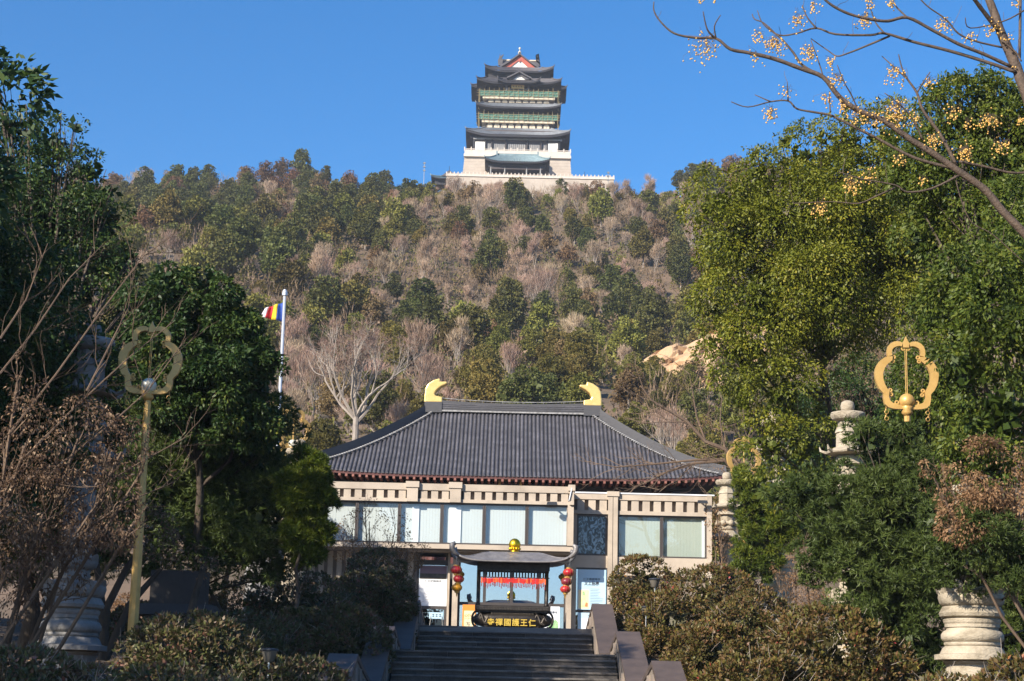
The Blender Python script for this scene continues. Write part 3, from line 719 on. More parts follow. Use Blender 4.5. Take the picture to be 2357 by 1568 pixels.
q = MB(); q.tube([(p.x - .28, 62.5, PLAZA), (p.x - .18, 62.7, PLAZA + 1.0)], .018); q.tube([(p.x + .28, 62.5, PLAZA), (p.x + .18, 62.7, PLAZA + 1.0)], .018); q.build('frame', 'lamp_black', t)
q = MB(); q.box(p.x - .26, p.x + .22, 62.66, 62.69, PLAZA + .78, PLAZA + 1.0); q.build('board', 'paper_blue', t)
for k_ in range(3):
    q = MB(); xx_ = p.x - .15 + k_ * .12; q.box(xx_, xx_ + .07, 62.655, 62.659, PLAZA + .92, PLAZA + .935); q.box(xx_, xx_ + .07, 62.655, 62.659, PLAZA + .85, PLAZA + .865); q.box(xx_ + .03, xx_ + .045, 62.652, 62.6545, PLAZA + .84, PLAZA + .95); q.build('print_mark', 'ink', t)

# ------------------------------------------------------------------ temple hall
HY, HR = 85.0, 91.2
hall = thing('temple_hall', 'temple hall with grey tiled hipped roof and golden ridge ends', 'temple', (0, HY, PLAZA))
cx = X(509.3, 476, HY); ze = Z(509.3, 476.5, HY); zt2 = Z(511, 413.0, HR)
exh = X(724, 481, HY) - cx; txh = (X(594.5, 412, HR) - X(431, 409, HR)) / 2; cxr = (X(594.5, 412, HR) + X(431, 409, HR)) / 2
def rf(t): return 1 - (0.72 * t + 0.28 * t * t) if False else 1 - (1.22 * t - 0.22 * t * t)   # 1 at ridge(t=0) .. 0 at eave(t=1), concave
def roof_pt(x, t, off=0.0):
    lift = 0.30 * (abs(x - cx) / exh) ** 4 * t * t
    return Vector((x, HR + (HY - HR) * t, ze + (zt2 - ze) * rf(t) + lift + off))
def half(t): return txh + (exh - txh) * (t ** 1.06)
def cen(t): return cxr + (cx - cxr) * t
g = MB(); nu, nv = 40, 14
for j in range(nv + 1):
    t = j / nv
    for i in range(nu + 1):
        x = cen(t) + half(t) * (-1 + 2 * i / nu); g.v.append(tuple(roof_pt(x, t)))
for j in range(nv):
    for i in range(nu):
        q = j * (nu + 1) + i; g.f.append((q, q + 1, q + nu + 2, q + nu + 1))
back = HR + (HR - HY)
zb = len(g.v)
for sgn in (-1, 1):                 # hip ends and back slope, plain
    b0 = len(g.v)
    for j in range(nv + 1):
        t = j / nv; p = roof_pt(cen(t) + sgn * half(t), t); g.v.append(tuple(p)); g.v.append((p.x, 2 * HR - p.y, p.z))
    for j in range(nv):
        g.f.append((b0 + 2 * j, b0 + 2 * j + 1, b0 + 2 * j + 3, b0 + 2 * j + 2))
b0 = len(g.v)
for j in range(nv + 1):
    t = j / nv
    for sgn in (-1, 1):
        p = roof_pt(cen(t) + sgn * half(t), t); g.v.append((p.x, 2 * HR - p.y, p.z))
for j in range(nv): g.f.append((b0 + 2 * j, b0 + 2 * j + 1, b0 + 2 * j + 3, b0 + 2 * j + 2))
roof = g.build('roof', 'tile_pan', hall, smooth=True)
step = 0.205; n = int(exh / step)
for i in range(-n, n + 1):
    x = cx + i * step
    ts = 0.0
    while ts < .98 and abs(x - cen(ts)) > half(ts) - .02: ts += .01
    if ts > .97: continue
    mb = MB(); K = 16; base = 0
    for k in range(K + 1):
        t = ts + (1.006 - ts) * k / K; p = roof_pt(x, t, .012); rr = .066 + (.004 if k % 2 else -.002)
        for a in (0, 40, 90, 140, 180):
            mb.v.append((p.x + rr * math.cos(R(a)) + rs.gauss(0, .0022), p.y, p.z + rr * math.sin(R(a)) * 1.05))
    for k in range(K):
        for a in range(4):
            q = k * 5 + a; mb.f.append((q, q + 1, q + 6, q + 5))
    mb.f.append(tuple(K * 5 + a for a in range(5)))
    mb.build('tile_row', 'tile', roof, smooth=False)
# eave board and tile ends
g = MB()
for i in range(60):
    x0 = cx - exh + 2 * exh * i / 60; x1 = cx - exh + 2 * exh * (i + 1) / 60
    a, b = roof_pt(x0, 1), roof_pt(x1, 1)
    g.add([(a.x, a.y + .02, a.z - .13), (b.x, b.y + .02, b.z - .13), (b.x, b.y + .02, b.z - .005), (a.x, a.y + .02, a.z - .005), (a.x, a.y + 2.2, a.z + .35), (b.x, b.y + 2.2, b.z + .35)], [(0, 1, 2, 3), (1, 0, 4, 5)])
g.build('eave_board', 'red_timber', hall)
i = -exh + .2
while i < exh - .1:
    a = roof_pt(cx + i, 1)
    q = MB(); q.box(a.x - .055, a.x + .055, a.y - .01, a.y + 1.6, a.z - .25, a.z - .131); q.build('rafter', 'rafter_red', hall); i += .33
q = MB(); q.box(cx - exh + 1.6, cx + exh - 1.6, HY + 1.9, HY + 12, PLAZA, ze + .3); q.build('wall', 'red_timber', hall)
for i in range(8):
    xx = cx - exh + 1.8 + (2 * exh - 3.6) * i / 7
    q = MB(); q.lathe([(.22, PLAZA), (.22, ze - .6)], 12, (xx, HY + 1.55, 0)); q.build('column', 'red_timber', hall)
    q = MB()
    for a, h in ((.9, 0), (.62, -.17), (.36, -.33)): q.box(xx - a, xx + a, HY + 1.15, HY + 1.8, ze - .36 + h, ze - .22 + h)
    q.build('bracket', 'dark_timber', hall)
q = MB(); q.box(cx - exh + 1.2, cx + exh - 1.2, HY + 1.3, HY + 1.56, ze - .95, ze - .72); q.build('tie_beam', 'red_timber', hall)
pa0, pb0 = X(499.5, 481, HY + .9), X(521, 481, HY + .9); pz = Z(510, 479, HY + .9)
q = MB(); q.box(pa0, pb0, HY + .9, HY + .98, pz - .9, pz); pl = q.build('name_board', 'dark_timber', hall)
q = MB(); f = .07
q.box(pa0 - .05, pb0 + .05, HY + .85, HY + .899, pz - f, pz + .03); q.box(pa0 - .05, pa0 + f, HY + .85, HY + .899, pz - .9, pz - f); q.box(pb0 - f, pb0 + .05, HY + .85, HY + .899, pz - .9, pz - f); q.build('gilt_frame', 'gold_paint', pl)
q = MB(); q.box((pa0 + pb0) / 2 - .04, (pa0 + pb0) / 2 + .04, HY + .885, HY + .899, pz - .6, pz - .4); q.build('gilt_mark', 'gold_letter', pl)
# ridge with a gentle sag, mortar line and thin rail
def ridge_strip(z0, z1, y0, y1, x0, x1, sag, name, mtl, par):
    g = MB(); n = 24
    for i in range(n + 1):
        s_ = -1 + 2 * i / n; x = x0 + (x1 - x0) * i / n; dz = sag * s_ * s_
        g.v += [(x, y0, z0 + dz * .4), (x, y1, z0 + dz * .4), (x, y1, z1 + dz), (x, y0, z1 + dz)]
    for i in range(n):
        for k in range(4):
            a = 4 * i + k; b = 4 * i + (k + 1) % 4; g.f.append((a, b, b + 4, a + 4))
    g.f.append((3, 2, 1, 0)); g.f.append((4 * n, 4 * n + 1, 4 * n + 2, 4 * n + 3)); return g.build(name, mtl, par)
zrt = Z(511, 404.6, HR)
ridge_strip(zt2 - .02, zrt, HR - .28, HR + .28, cxr - txh - .1, cxr + txh + .1, .14, 'ridge', 'tile_ridge', hall)
for k in range(3): ridge_strip(zt2 + .1 + k * .1, zt2 + .125 + k * .1, HR - .30, HR - .281, cxr - txh, cxr + txh, .1, 'ridge_course', 'tile', hall)
ridge_strip(zt2 - .05, zt2 + .02, HR - .33, HR - .281, cxr - txh, cxr + txh, .02, 'mortar_line', 'mortar', hall)
g = MB(); xx0, xx1 = cxr - txh + .55, cxr + txh - .55
g.tube([(xx0 + (xx1 - xx0) * i / 16, HR - .1, zrt + .11 + .14 * (-1 + i / 8) ** 2) for i in range(17)], .022, 5)
for i in range(8): g.tube([(xx0 + (xx1 - xx0) * i / 7, HR - .1, zrt - .05), (xx0 + (xx1 - xx0) * i / 7, HR - .1, zrt + .11 + .14 * (-1 + 2 * i / 7) ** 2)], .012, 4)
g.build('ridge_rail', 'mortar', hall)
for sgn in (-1, 1):
    g = MB(); pts = []; N = 26
    for j in range(N + 1):
        t = j / N; p = roof_pt(cen(t) + sgn * half(t), t); pts.append(p)
    for j, p in enumerate(pts):
        o = Vector((sgn * .70, -.70, 0)) * .17
        g.v += [tuple(p - o + Vector((0, 0, -.04))), tuple(p + o + Vector((0, 0, -.04))), tuple(p + o * .75 + Vector((0, 0, .46))), tuple(p - o * .75 + Vector((0, 0, .46)))]
    for j in range(N):
        for k in range(4):
            a = 4 * j + k; b = 4 * j + (k + 1) % 4; g.f.append((a, b, b + 4, a + 4))
    g.f.append((4 * N, 4 * N + 1, 4 * N + 2, 4 * N + 3)); g.build('hip_ridge', 'tile_ridge', hall)
    g = MB()
    for j in range(0, 60):
        t = .02 + j / 61; p = roof_pt(cen(t) + sgn * half(t), t) + Vector((-sgn * .22, -.14, .07))
        g.ball(p, .085, 6, .55)
    g.build('mortar_line', 'mortar', hall)
    # golden ridge end
    ol = [(683, 262), (684, 225), (690, 182), (704, 157), (735, 137), (770, 127), (772, 146), (808, 145), (811, 157), (775, 174), (752, 192), (740, 212), (746, 224), (783, 231), (783, 262)]
    pts = [(P(300 + x * .1803, 362.5 + y * .1803, HR)) for x, y in ol]
    xc = cxr - txh; e0 = P(300 + 733 * .1803, 362.5 + 262 * .1803, HR)
    poly = [((p.x - e0.x), (p.z - e0.z)) for p in pts]
    tx = cxr + sgn * (txh - .12); zz = zt2 + .42
    poly = [(tx - sgn * a * 1.0, zz + b) for a, b in poly] if sgn > 0 else [(tx + a, zz + b) for a, b in poly]
    q = MB(); q.prism(poly if sgn < 0 else poly[::-1], HR - .30, HR + .30)
    o = q.build('ridge_end', 'gold', hall); bv = o.modifiers.new('b', 'BEVEL'); bv.width = .10; bv.segments = 2
    q = MB(); q.box(tx - .46, tx + .46, HR - .34, HR + .34, zt2 - .1, zz + .03); q.build('ridge_end_base', 'tile_ridge', hall)
# ------------------------------------------------------------------ tower on the hill top
TU, TV, TS = 425.0, 37.5, .100428
def tp(x, y, d): return P(TU + x * TS, TV + y * TS, d)
TX = tp(922, 1100, 505).x
def tz(y, d, x=920): return tp(x, y, d).z
def tw(px, d, y=900): return (tp(920 + px, y, d) - tp(920, y, d)).length * .9997
tower = thing('hilltop_tower', 'tall multi eaved pagoda tower on a pale stone base above the wooded hill', 'tower', (TX, 512, tz(1390, 500)))
def skirt(ex, ey0, ey1, ze_, tx, ty0, ty1, zt_, name, mtl, parent, lift=1.2, pitch=.42, curve=.25, soffit=True, cxx=None, thick=.5):
    """corrugated hipped skirt roof: eave rectangle -> top rectangle, corners turned up"""
    cxx = TX if cxx is None else cxx
    E = [(cxx - ex, ey0), (cxx + ex, ey0), (cxx + ex, ey1), (cxx - ex, ey1)]
    T = [(cxx - tx, ty0), (cxx + tx, ty0), (cxx + tx, ty1), (cxx - tx, ty1)]
    g = MB(); so_ = MB(); NV = 5
    for k in range(4):
        a, b = Vector(E[k]), Vector(E[(k + 1) % 4]); c, d_ = Vector(T[k]), Vector(T[(k + 1) % 4])
        ln = (b - a).length; N = max(8, int(ln / pitch) * 2); base = len(g.v)
        for j in range(NV + 1):
            t = j / NV
            for i in range(N + 1):
                s_ = i / N; e = a.lerp(b, s_); f_ = c.lerp(d_, s_); q = e.lerp(f_, t)
                up = lift * max(0, (abs(2 * s_ - 1) - .45) / .55) ** 2.2 * (1 - t) ** 1.5
                out = (abs(2 * s_ - 1)) ** 6 * .5 * (1 - t)
                z = ze_ + (zt_ - ze_) * (t * (1 - curve) + curve * t * t) + up + (.10 if i % 2 else -.04)
                g.v.append((q.x, q.y, z))
        for j in range(NV):
            for i in range(N):
                q = base + j * (N + 1) + i; g.f.append((q, q + 1, q + N + 2, q + N + 1))
        sb = len(so_.v); M = 24
        for i in range(M + 1):
            s_ = i / M; e = a.lerp(b, s_); f_ = c.lerp(d_, s_); w_ = e.lerp(f_, .96)
            up = lift * max(0, (abs(2 * s_ - 1) - .45) / .55) ** 2.2
            so_.v += [(e.x, e.y, ze_ + up - .08), (e.x, e.y, ze_ + up - thick), (w_.x, w_.y, ze_ - thick * .4)]
        for i in range(M):
            q = sb + 3 * i; so_.f += [(q, q + 1, q + 4, q + 3), (q + 1, q + 2, q + 5, q + 4)]
    r_ = g.build(name, mtl, parent)
    if soffit: so_.build('eave_soffit', 'tower_dark', r_)
    # hip ridges
    for k in range(4):
        h = MB(); e = Vector(E[k]); t_ = Vector(T[k])
        h.tube([(e.lerp(t_, s_).x, e.lerp(t_, s_).y, ze_ + (zt_ - ze_) * (s_ * (1 - curve) + curve * s_ * s_) + lift * (1 - s_) ** 1.5 + .18) for s_ in (0, .15, .3, .5, .75, 1)], .22, 5)
        h.tube([(e.x, e.y, ze_ + lift + .1), (e.x * 1.0 + (.25 if k in (1, 2) else -.25), e.y, ze_ + lift + .75)], [.2, .08], 5)
        h.build('hip_ridge', mtl, r_)
    return r_
def balustrade(x0, x1, y, z, h, n, parent, name='balustrade', mtl='tower_rail'):
    g = MB(); g.box(x0, x1, y - .1, y + .1, z, z + .15); g.box(x0, x1, y - .09, y + .09, z + h * .62, z + h * .78)
    o = g.build(name, mtl, parent)
    for i in range(n + 1):
        xx = x0 + (x1 - x0) * i / n
        q = MB(); q.box(xx - .16, xx + .16, y - .16, y + .16, z, z + h); q.lathe([(.16, z + h), (.19, z + h + .15), (.02, z + h + .35)], 6, (xx, y, 0)); q.build('baluster_post', mtl, o)
    for i in range(n):
        xx = x0 + (x1 - x0) * i / n; ww = (x1 - x0) / n
        q = MB(); q.box(xx + .2, xx + ww - .2, y - .05, y + .05, z + .151, z + h * .45); q.build('baluster_panel', mtl, o)
    return o
# terrace
yT = 489.0
t0 = tz(1395, yT); terr = thing('terrace_wall', 'long pale stone terrace wall with white balustrade under the tower', 'wall', (TX, yT, t0 - 14))
hwT = tw(780, yT); xTl, xTr = tp(215, 1390, yT).x, tp(1880, 1440, yT).x
q = MB(); q.box(xTl, xTr, yT, yT + 40, t0 - 14, t0); q.build('wall', 'tower_stone', terr)
q = MB(); q.box(xTl - .2, xTr + .2, yT - .25, yT + .6, t0 + .002, t0 + .45); q.build('coping', 'tower_rail', terr)
balustrade(xTl, xTr, yT + .1, t0 + .45, tz(1357, yT) - t0 - .5, 44, terr)
# base block
yB = 500.3
zb0 = t0 - .1; zb1 = tz(1195, yB); hb0, hb1 = tw(548, yB), tw(522, yB)
q = MB(); q.frustum((TX - hb0, TX + hb0, yB - .9, yB + 21, zb0), (TX - hb1, TX + hb1, yB, yB + 20, zb1)); base = q.build('stone_base', 'tower_stone', tower)
rsb = random.Random(4)
for k in range(11):                  # projecting stone courses
    z0_ = zb0 + (zb1 - zb0) * k / 11; hw = hb0 + (hb1 - hb0) * k / 11; yy = yB - .9 + .9 * k / 11
    q = MB(); q.box(TX - hw - .02, TX + hw + .02, yy - .03, yy + .6, z0_ + .12, z0_ + (zb1 - zb0) / 11 - .10); q.build('stone_course', 'tower_stone', base)
q = MB(); zc0 = tz(1190, yB - 1); zc1 = tz(1163, yB - 1); q.box(TX - hb1 - .3, TX + hb1 + .3, yB - .8, yB + 20.6, zc0, zc1); q.box(TX - hb1 - .1, TX + hb1 + .1, yB - .5, yB + 20.4, zc1 + .002, tz(1135, yB - 1)); q.build('cornice', 'tower_rail', tower)
zf1 = tz(1135, yB - 1)
balustrade(TX - hb1 - .1, TX + hb1 + .1, yB - .35, zf1, tz(1112, yB) - zf1, 16, tower)
# porch
yP0, yP1 = 492.6, 500.0
zpe = tz(1232, yP0 - 1.2); zpt = tz(1178, yP0 + 4.0)
porch_ex = tw(300, yP0)
skirt(tw(322, yP0), yP0 - 1.2, yP1 + 2, zpe, tw(200, yP0), yP0 + 3.6, yP1 - 1.4, zpt, 'porch_roof', 'tower_tile_green', tower, lift=1.0, pitch=.5)
q = MB(); q.box(TX - tw(200, 497), TX + tw(200, 497), yP0 + 3.5, yP0 + 4.6, zpt - .3, zpt + .5); q.box(TX - tw(200, 497) - .35, TX - tw(200, 497) + .1, yP0 + 3.0, yP0 + 5, zpt - 1.2, zpt + 1.1); q.box(TX + tw(200, 497) - .1, TX + tw(200, 497) + .35, yP0 + 3.0, yP0 + 5, zpt - 1.2, zpt + 1.1); q.build('porch_ridge', 'tower_tile_green', tower)
for xx in (655, 795, 1012, 1150):
    c = tp(xx, 1330, yP0 + .5); q = MB(); q.lathe([(.24, t0), (.20, zpe - 1.4)], 10, (c.x, yP0 + .5, 0)); q.build('porch_column', 'tower_window', tower)
q = MB(); q.box(TX - tw(270, yP0), TX + tw(250, yP0), yP0 + .35, yP0 + .7, zpe - 1.95, zpe - 1.5); q.build('porch_beam', 'tower_panel', tower)
q = MB(); q.box(TX - tw(285, yP0), TX + tw(285, yP0), yP0 + .6, yP1 + .2, zpe - 1.38, zpe - .35); q.build('porch_bracket_band', 'tower_dark', tower)
q = MB(); q.box(TX - tw(270, yP0), TX + tw(270, yP0), yB - 1.1, yB - .91, t0, zpe - 1.4); q.build('porch_wall', 'tower_panel', tower)
# first storey
y1 = 502.2
z1a = zf1; z1b = tz(1020, y1)
hw1 = tw(425, y1)
q = MB(); q.box(TX - hw1, TX + hw1, y1, y1 + 15, z1a - .2, z1b + 3.0); st1 = q.build('first_storey', 'tower_panel', tower)
q = MB(); q.box(TX - hw1 - .5, TX + hw1 + .5, y1 - .6, y1 - .1, z1b - .2, z1b + .25); q.build('lintel', 'tower_window', st1)
for a, b in ((500, 602), (1220, 1322)):
    xa, xb = tp(a, 1080, y1).x, tp(b, 1080, y1).x
    q = MB(); q.box(xa, xb, y1 - .45, y1 - .05, z1a - .1, tz(1044, y1) - .2); q.build('white_panel', 'tower_white', st1)
for xx in (490, 603, 668, 808, 1020, 1160, 1218, 1335):
    c = tp(xx, 1080, y1); q = MB(); q.lathe([(.3, z1a - .2), (.28, z1b)], 8, (c.x, y1 - .3, 0)); q.build('column', 'tower_dark', st1)
for a, b, n in ((606, 655, 3), (680, 795, 6), (820, 1000, 9), (1032, 1142, 6), (1170, 1216, 3)):
    xa, xb = tp(a, 1090, y1).x, tp(b, 1090, y1).x
    for i in range(n):
        q = MB(); u0 = xa + (xb - xa) * (i + .12) / n; u1 = xa + (xb - xa) * (i + .88) / n
        q.box(u0, u1, y1 - .08, y1 - .01, z1a, tz(1062, y1)); q.build('lattice_window', 'tower_window', st1)
# first roof
ye1 = 500.0
zr1e = tz(966, ye1); zr1t = tz(903, 504.0)
skirt(tw(520, ye1), ye1, ye1 + 23, zr1e, tw(330, y1), 504.0, y1 + 14, zr1t, 'roof', 'tower_tile', tower, lift=1.5, thick=.7)
q = MB(); q.box(TX - hw1 - 1.4, TX + hw1 + 1.4, y1 - .5, y1 + 15.5, z1b + .26, zr1e - .3); q.build('bracket_band', 'tower_dark', tower)
# storeys 2 and 3: bracket band, cream beam, scaffold netting
def storey(ybr, br_y0, br_y1, bm_y0, bm_y1, brx, bmx, yw, wall_top, wallhw, nbr, nm):
    zb_ = tz(br_y1, ybr); zb2 = tz(br_y0, ybr); zm0 = tz(bm_y1, ybr - .8); zm1 = tz(bm_y0, ybr - .8)
    q = MB(); q.box(TX - tw(brx, ybr), TX + tw(brx, ybr), ybr + .3, ybr + 13, zb_ - 1.5, zm0); s_ = q.build(nm, 'tower_panel', tower)
    q = MB(); q.box(TX - tw(bmx, ybr), TX + tw(bmx, ybr), ybr - .9, ybr + 13.5, zm0, zm1); q.build('cream_beam', 'tower_cream', s_)
    for i in range(nbr):
        xx = TX + tw(brx, ybr) * (-1 + 2 * (i + .5) / nbr); ww = tw(brx, ybr) * .78 / nbr
        q = MB(); q.prism([(xx - ww, zb_), (xx + ww, zb_), (xx + ww, zb_ + (zb2 - zb_) * .45), (xx + ww * .45, zb2), (xx - ww * .45, zb2), (xx - ww, zb_ + (zb2 - zb_) * .45)], ybr, ybr + .28); q.build('bracket_panel', 'tower_cream', s_)
    q = MB(); q.box(TX - tw(wallhw, yw), TX + tw(wallhw, yw), yw, yw + 12, zm1, tz(wall_top, yw)); q.build('upper_wall', 'tower_dark', s_)
    return s_, zm1
s2, zm2 = storey(504.3, 852, 905, 826, 850, 318, 362, 507.2, 690, 335, 9, 'second_storey')
s3, zm3 = storey(504.2, 620, 648, 590, 612, 312, 360, 507.6, 430, 330, 9, 'third_storey')
for yn0, yn1, zf_, nm in ((765, 822, zm2, 'green scaffold netting round the lower balcony of the tower'), (532, 588, zm3, 'green scaffold netting round the upper balcony under the gold name board')):
    yn = 503.15; x0n, x1n = TX - tw(395, yn), TX + tw(392, yn); zn0, zn1 = tz(yn1, yn), tz(yn0, yn)
    sca = thing('scaffold', nm, 'scaffold', (TX, yn, zn0))
    g = MB(); NX, NZ = 64, 5; r_ = random.Random(int(yn0))
    for j in range(NZ + 1):
        for i in range(NX + 1): g.v.append((x0n + (x1n - x0n) * i / NX, yn + r_.gauss(0, .06), zn0 + (zn1 - zn0) * j / NZ + (r_.gauss(0, .08) if j in (0, NZ) else 0)))
    for j in range(NZ):
        for i in range(NX): q = j * (NX + 1) + i; g.f.append((q, q + 1, q + NX + 2, q + NX + 1))
    g.build('netting', 'net_green', sca)
    for i in range(17):
        xx = x0n + (x1n - x0n) * i / 16; q = MB(); q.tube([(xx, yn - .12, zn0 - .9 - r_.random() * .4), (xx + r_.gauss(0, .06), yn - .12, zn1 + .5 + r_.random() * .5)], .055, 5); q.build('pole', 'bamboo', sca)
    for k, zz in enumerate((zn0 + .1, (zn0 + zn1) / 2, zn1 - .1)):
        q = MB(); q.tube([(x0n - .8, yn - .2, zz), (x1n + .8, yn - .2, zz + r_.gauss(0, .05))], .05, 5); q.build('rail_pole', 'bamboo', sca)
    for sx in (x0n - .1, x1n + .1):
        for k in range(5):
            q = MB(); zz = zn0 - .6 + k * .55; q.tube([(sx, yn - .6, zz), (sx + r_.gauss(0, .1), 512, zz)], .06, 5); q.build('side_pole', 'bamboo', sca)
        for k in range(2):
            q = MB(); q.tube([(sx + .3 * k, yn + k, zn0 - 4.2), (sx + .3 * k, yn + k, zn1 + .3)], .06, 5); q.build('pole', 'bamboo', sca)
# roofs above storey 2, side wings, double eaves and gabled top
ye2 = 502.0
skirt(tw(425, ye2), ye2, ye2 + 20, tz(690, ye2), tw(352, ye2), ye2 + 2.6, ye2 + 17, tz(652, ye2 + 2.6), 'roof', 'tower_tile', tower, lift=1.0)
skirt(tw(478, 508), 508.5, 522, tz(512, 508.5), tw(380, 508), 510, 520, tz(478, 510) + .6, 'wing_roof', 'tower_tile_dark', tower, lift=1.0)
ye3 = 502.6
skirt(tw(424, ye3), ye3, ye3 + 19, tz(448, ye3), tw(330, ye3), ye3 + 3.0, ye3 + 16, tz(402, ye3 + 3.0), 'roof', 'tower_tile_dark', tower, lift=1.3)
q = MB(); q.box(TX - tw(310, 506), TX + tw(310, 506), 506, 519, tz(440, 506), tz(330, 506)); q.build('fourth_storey', 'tower_dark', tower)
def gable(xh, zbase, zap, yf, yback, parent, barge, panel, rmtl, k=.6, over=.8):
    """gabled roof whose triangular front faces the plaza"""
    w_ = over
    g = MB()
    for sgn in (-1, 1):
        pts = []
        for i in range(9):
            t = i / 8; z = zap + (zbase - zap) * (t * .78 + .22 * math.sin(t * math.pi / 2)); pts.append((TX + sgn * xh * 1.12 * t, z))
        for (xa, za), (xb, zb_) in zip(pts, pts[1:]):
            g.add([(xa, yf - w_, za), (xb, yf - w_, zb_), (xb, yback, zb_), (xa, yback, za), (xa, yf - w_, za + .45), (xb, yf - w_, zb_ + .45), (xb, yback, zb_ + .45), (xa, yback, za + .45)], [(0, 1, 2, 3), (4, 7, 6, 5), (0, 4, 5, 1)])
    rr = g.build('gable_roof', rmtl, parent)
    q = MB(); q.tube([(TX, yf - w_, zap + .55), (TX, yback, zap + .55)], .35, 6); q.build('gable_ridge', rmtl, rr)
    b = .30
    q = MB(); q.prism([(TX - xh, zbase), (TX - xh * (1 - b * 1.45), zbase), (TX, zap - (zap - zbase) * b * 1.25), (TX, zap - .05)], yf - .05, yf + .2); q.prism([(TX, zap - .05), (TX, zap - (zap - zbase) * b * 1.25), (TX + xh * (1 - b * 1.45), zbase), (TX + xh, zbase)], yf - .05, yf + .2); q.build('bargeboard', barge, rr)
    q = MB(); q.prism([(TX - xh * .9, zbase - .05), (TX + xh * .9, zbase - .05), (TX, zap - .4)], yf + .21, yf + .4); q.build('gable_panel', panel, rr)
    q = MB(); h = zap - zbase; q.prism([(TX - .12 * h, zap - h * .42), (TX, zap - h * .62), (TX + .12 * h, zap - h * .42), (TX + .06 * h, zap - h * .3), (TX - .06 * h, zap - h * .3)], yf - .12, yf - .06); q.build('gable_pendant', barge, rr)
    return rr
# front dormer over the name board
yd = 502.0
skirt(tw(212, yd), yd - .4, yd + 6, tz(437, yd - .4), tw(170, yd), yd + 2.0, yd + 6, tz(412, yd + 2), 'dormer_roof', 'tower_tile_dark', tower, lift=1.0)
gable(tw(110, yd), tz(415, yd + .6), tz(352, yd + .6), yd + .6, yd + 7, tower, 'tower_tile_dark', 'tower_white', 'tower_tile_dark')
c0, c1 = tp(860, 500, 504), tp(988, 500, 504)
q = MB(); q.box(c0.x, c1.x, 503.3, 503.6, tz(516, 504), tz(477, 504)); nb = q.build('name_board', 'gold_paint', tower)
for k_ in range(4):
    xx_ = c0.x + (c1.x - c0.x) * (.14 + .2 * k_); zz_ = (tz(516, 504) + tz(477, 504)) / 2
    q = MB(); q.box(xx_, xx_ + .28, 503.26, 503.29, zz_ - .1, zz_ + .05); q.box(xx_ + .1, xx_ + .2, 503.22, 503.255, zz_ - .25, zz_ + .3); q.build('board_mark', 'dark_timber', nb)
for xx in (812, 1028):
    c = tp(xx, 500, 503.6); q = MB(); q.lathe([(.3, tz(530, 503.6) - 1), (.28, tz(470, 503.6) + 1)], 8, (c.x, 504.2, 0)); q.build('column', 'tower_tile_dark', tower)
q = MB(); q.box(tp(812, 500, 504).x, tp(1028, 500, 504).x, 503.8, 504.2, tz(520, 504), tz(512, 504)); q.build('balcony_beam', 'tower_tile', tower)
# top roof
ye4 = 504.0
skirt(tw(345, ye4), ye4, ye4 + 15, tz(330, ye4), tw(225, ye4), ye4 + 2.6, ye4 + 12.5, tz(296, ye4 + 2.6), 'roof', 'tower_tile_dark', tower, lift=1.5)
yg = ye4 + 3.0
gable(tw(160, yg), tz(298, yg), tz(175, yg), yg, ye4 + 11, tower, 'tower_red', 'tower_white', 'tower_tile_dark', over=.7)
xs_ = tw(195, yg)
q = MB(); q.prismx([(yg + .5, tz(298, yg)), (yg + 4.2, tz(232, yg + 4.2)), (yg + 8, tz(298, yg))], TX - xs_, TX + xs_); q.build('cross_roof', 'tower_tile_dark', tower)
q = MB(); q.box(TX - xs_, TX + xs_, yg + 3.8, yg + 4.6, tz(236, yg + 4.2), tz(224, yg + 4.2)); q.build('cross_ridge', 'tower_cream', tower)
for sgn in (-1, 1):
    xx = TX + sgn * xs_; z0_ = tz(285, yg + 3)
    q = MB(); H = tz(160, yg + 3) - z0_
    q.prism([(xx - .55, z0_), (xx + .55, z0_), (xx + .5 - sgn * .3, z0_ + H * .35), (xx - sgn * .9, z0_ + H * .50), (xx + .25 - sgn * .1, z0_ + H * .55), (xx - sgn * 1.0, z0_ + H * .9), (xx, z0_ + H * .72), (xx - .05, z0_ + H), (xx - .35, z0_ + H * .6), (xx + sgn * .5 - .2, z0_ + H * .4)], yg + 2.6, yg + 3.4); q.build('ridge_ornament', 'tower_tile_dark', tower)
zt_f = tz(160, yg)
q = MB(); zz = tz(90, yg + 1) - zt_f
q.lathe([(.5, 0), (.55, zz * .1), (.42, zz * .2), (.5, zz * .3), (.40, zz * .45), (.12, zz * .52), (.1, zz * .68), (.34, zz * .8), (.3, zz * .92), (.03, zz)], 10, (TX, yg + 1, zt_f - .2)); q.build('finial', 'tower_cream', tower)
# small pavilions at both ends of the terrace and two masts
def pavilion(xc, yc, z, hw, label, green):
    t = thing('terrace_pavilion', label, 'pavilion', (xc, yc, z))
    q = MB(); q.box(xc - hw * .8, xc + hw * .8, yc, yc + 6, z, z + 1.8); q.build('wall', 'tower_dark', t)
    skirt(hw, yc - 1.2, yc + 7, z + 1.7, hw * .35, yc + 2, yc + 4, z + 3.1, 'roof', green, t, lift=.6, cxx=xc, thick=.25)
    q = MB(); q.prism([(xc - hw * .45, z + 3.0), (xc + hw * .45, z + 3.0), (xc, z + 4.8)], yc + 1.0, yc + 5); q.build('gable', 'tower_tile_dark', t)
    q = MB(); q.tube([(xc, yc + 1, z + 4.7), (xc, yc + 1, z + 6.0)], .07, 5); q.build('spike', 'tower_dark', t)
p = tp(240, 1370, 497); pavilion(p.x, 497, t0 - .2, 5.2, 'small grey green pavilion roof left of the tower base', 'tower_tile_green')
p = tp(1590, 1400, 497); pavilion(p.x, 497, t0 - 1.0, 4.6, 'small dark pavilion roof right of the tower base', 'tower_tile_green')
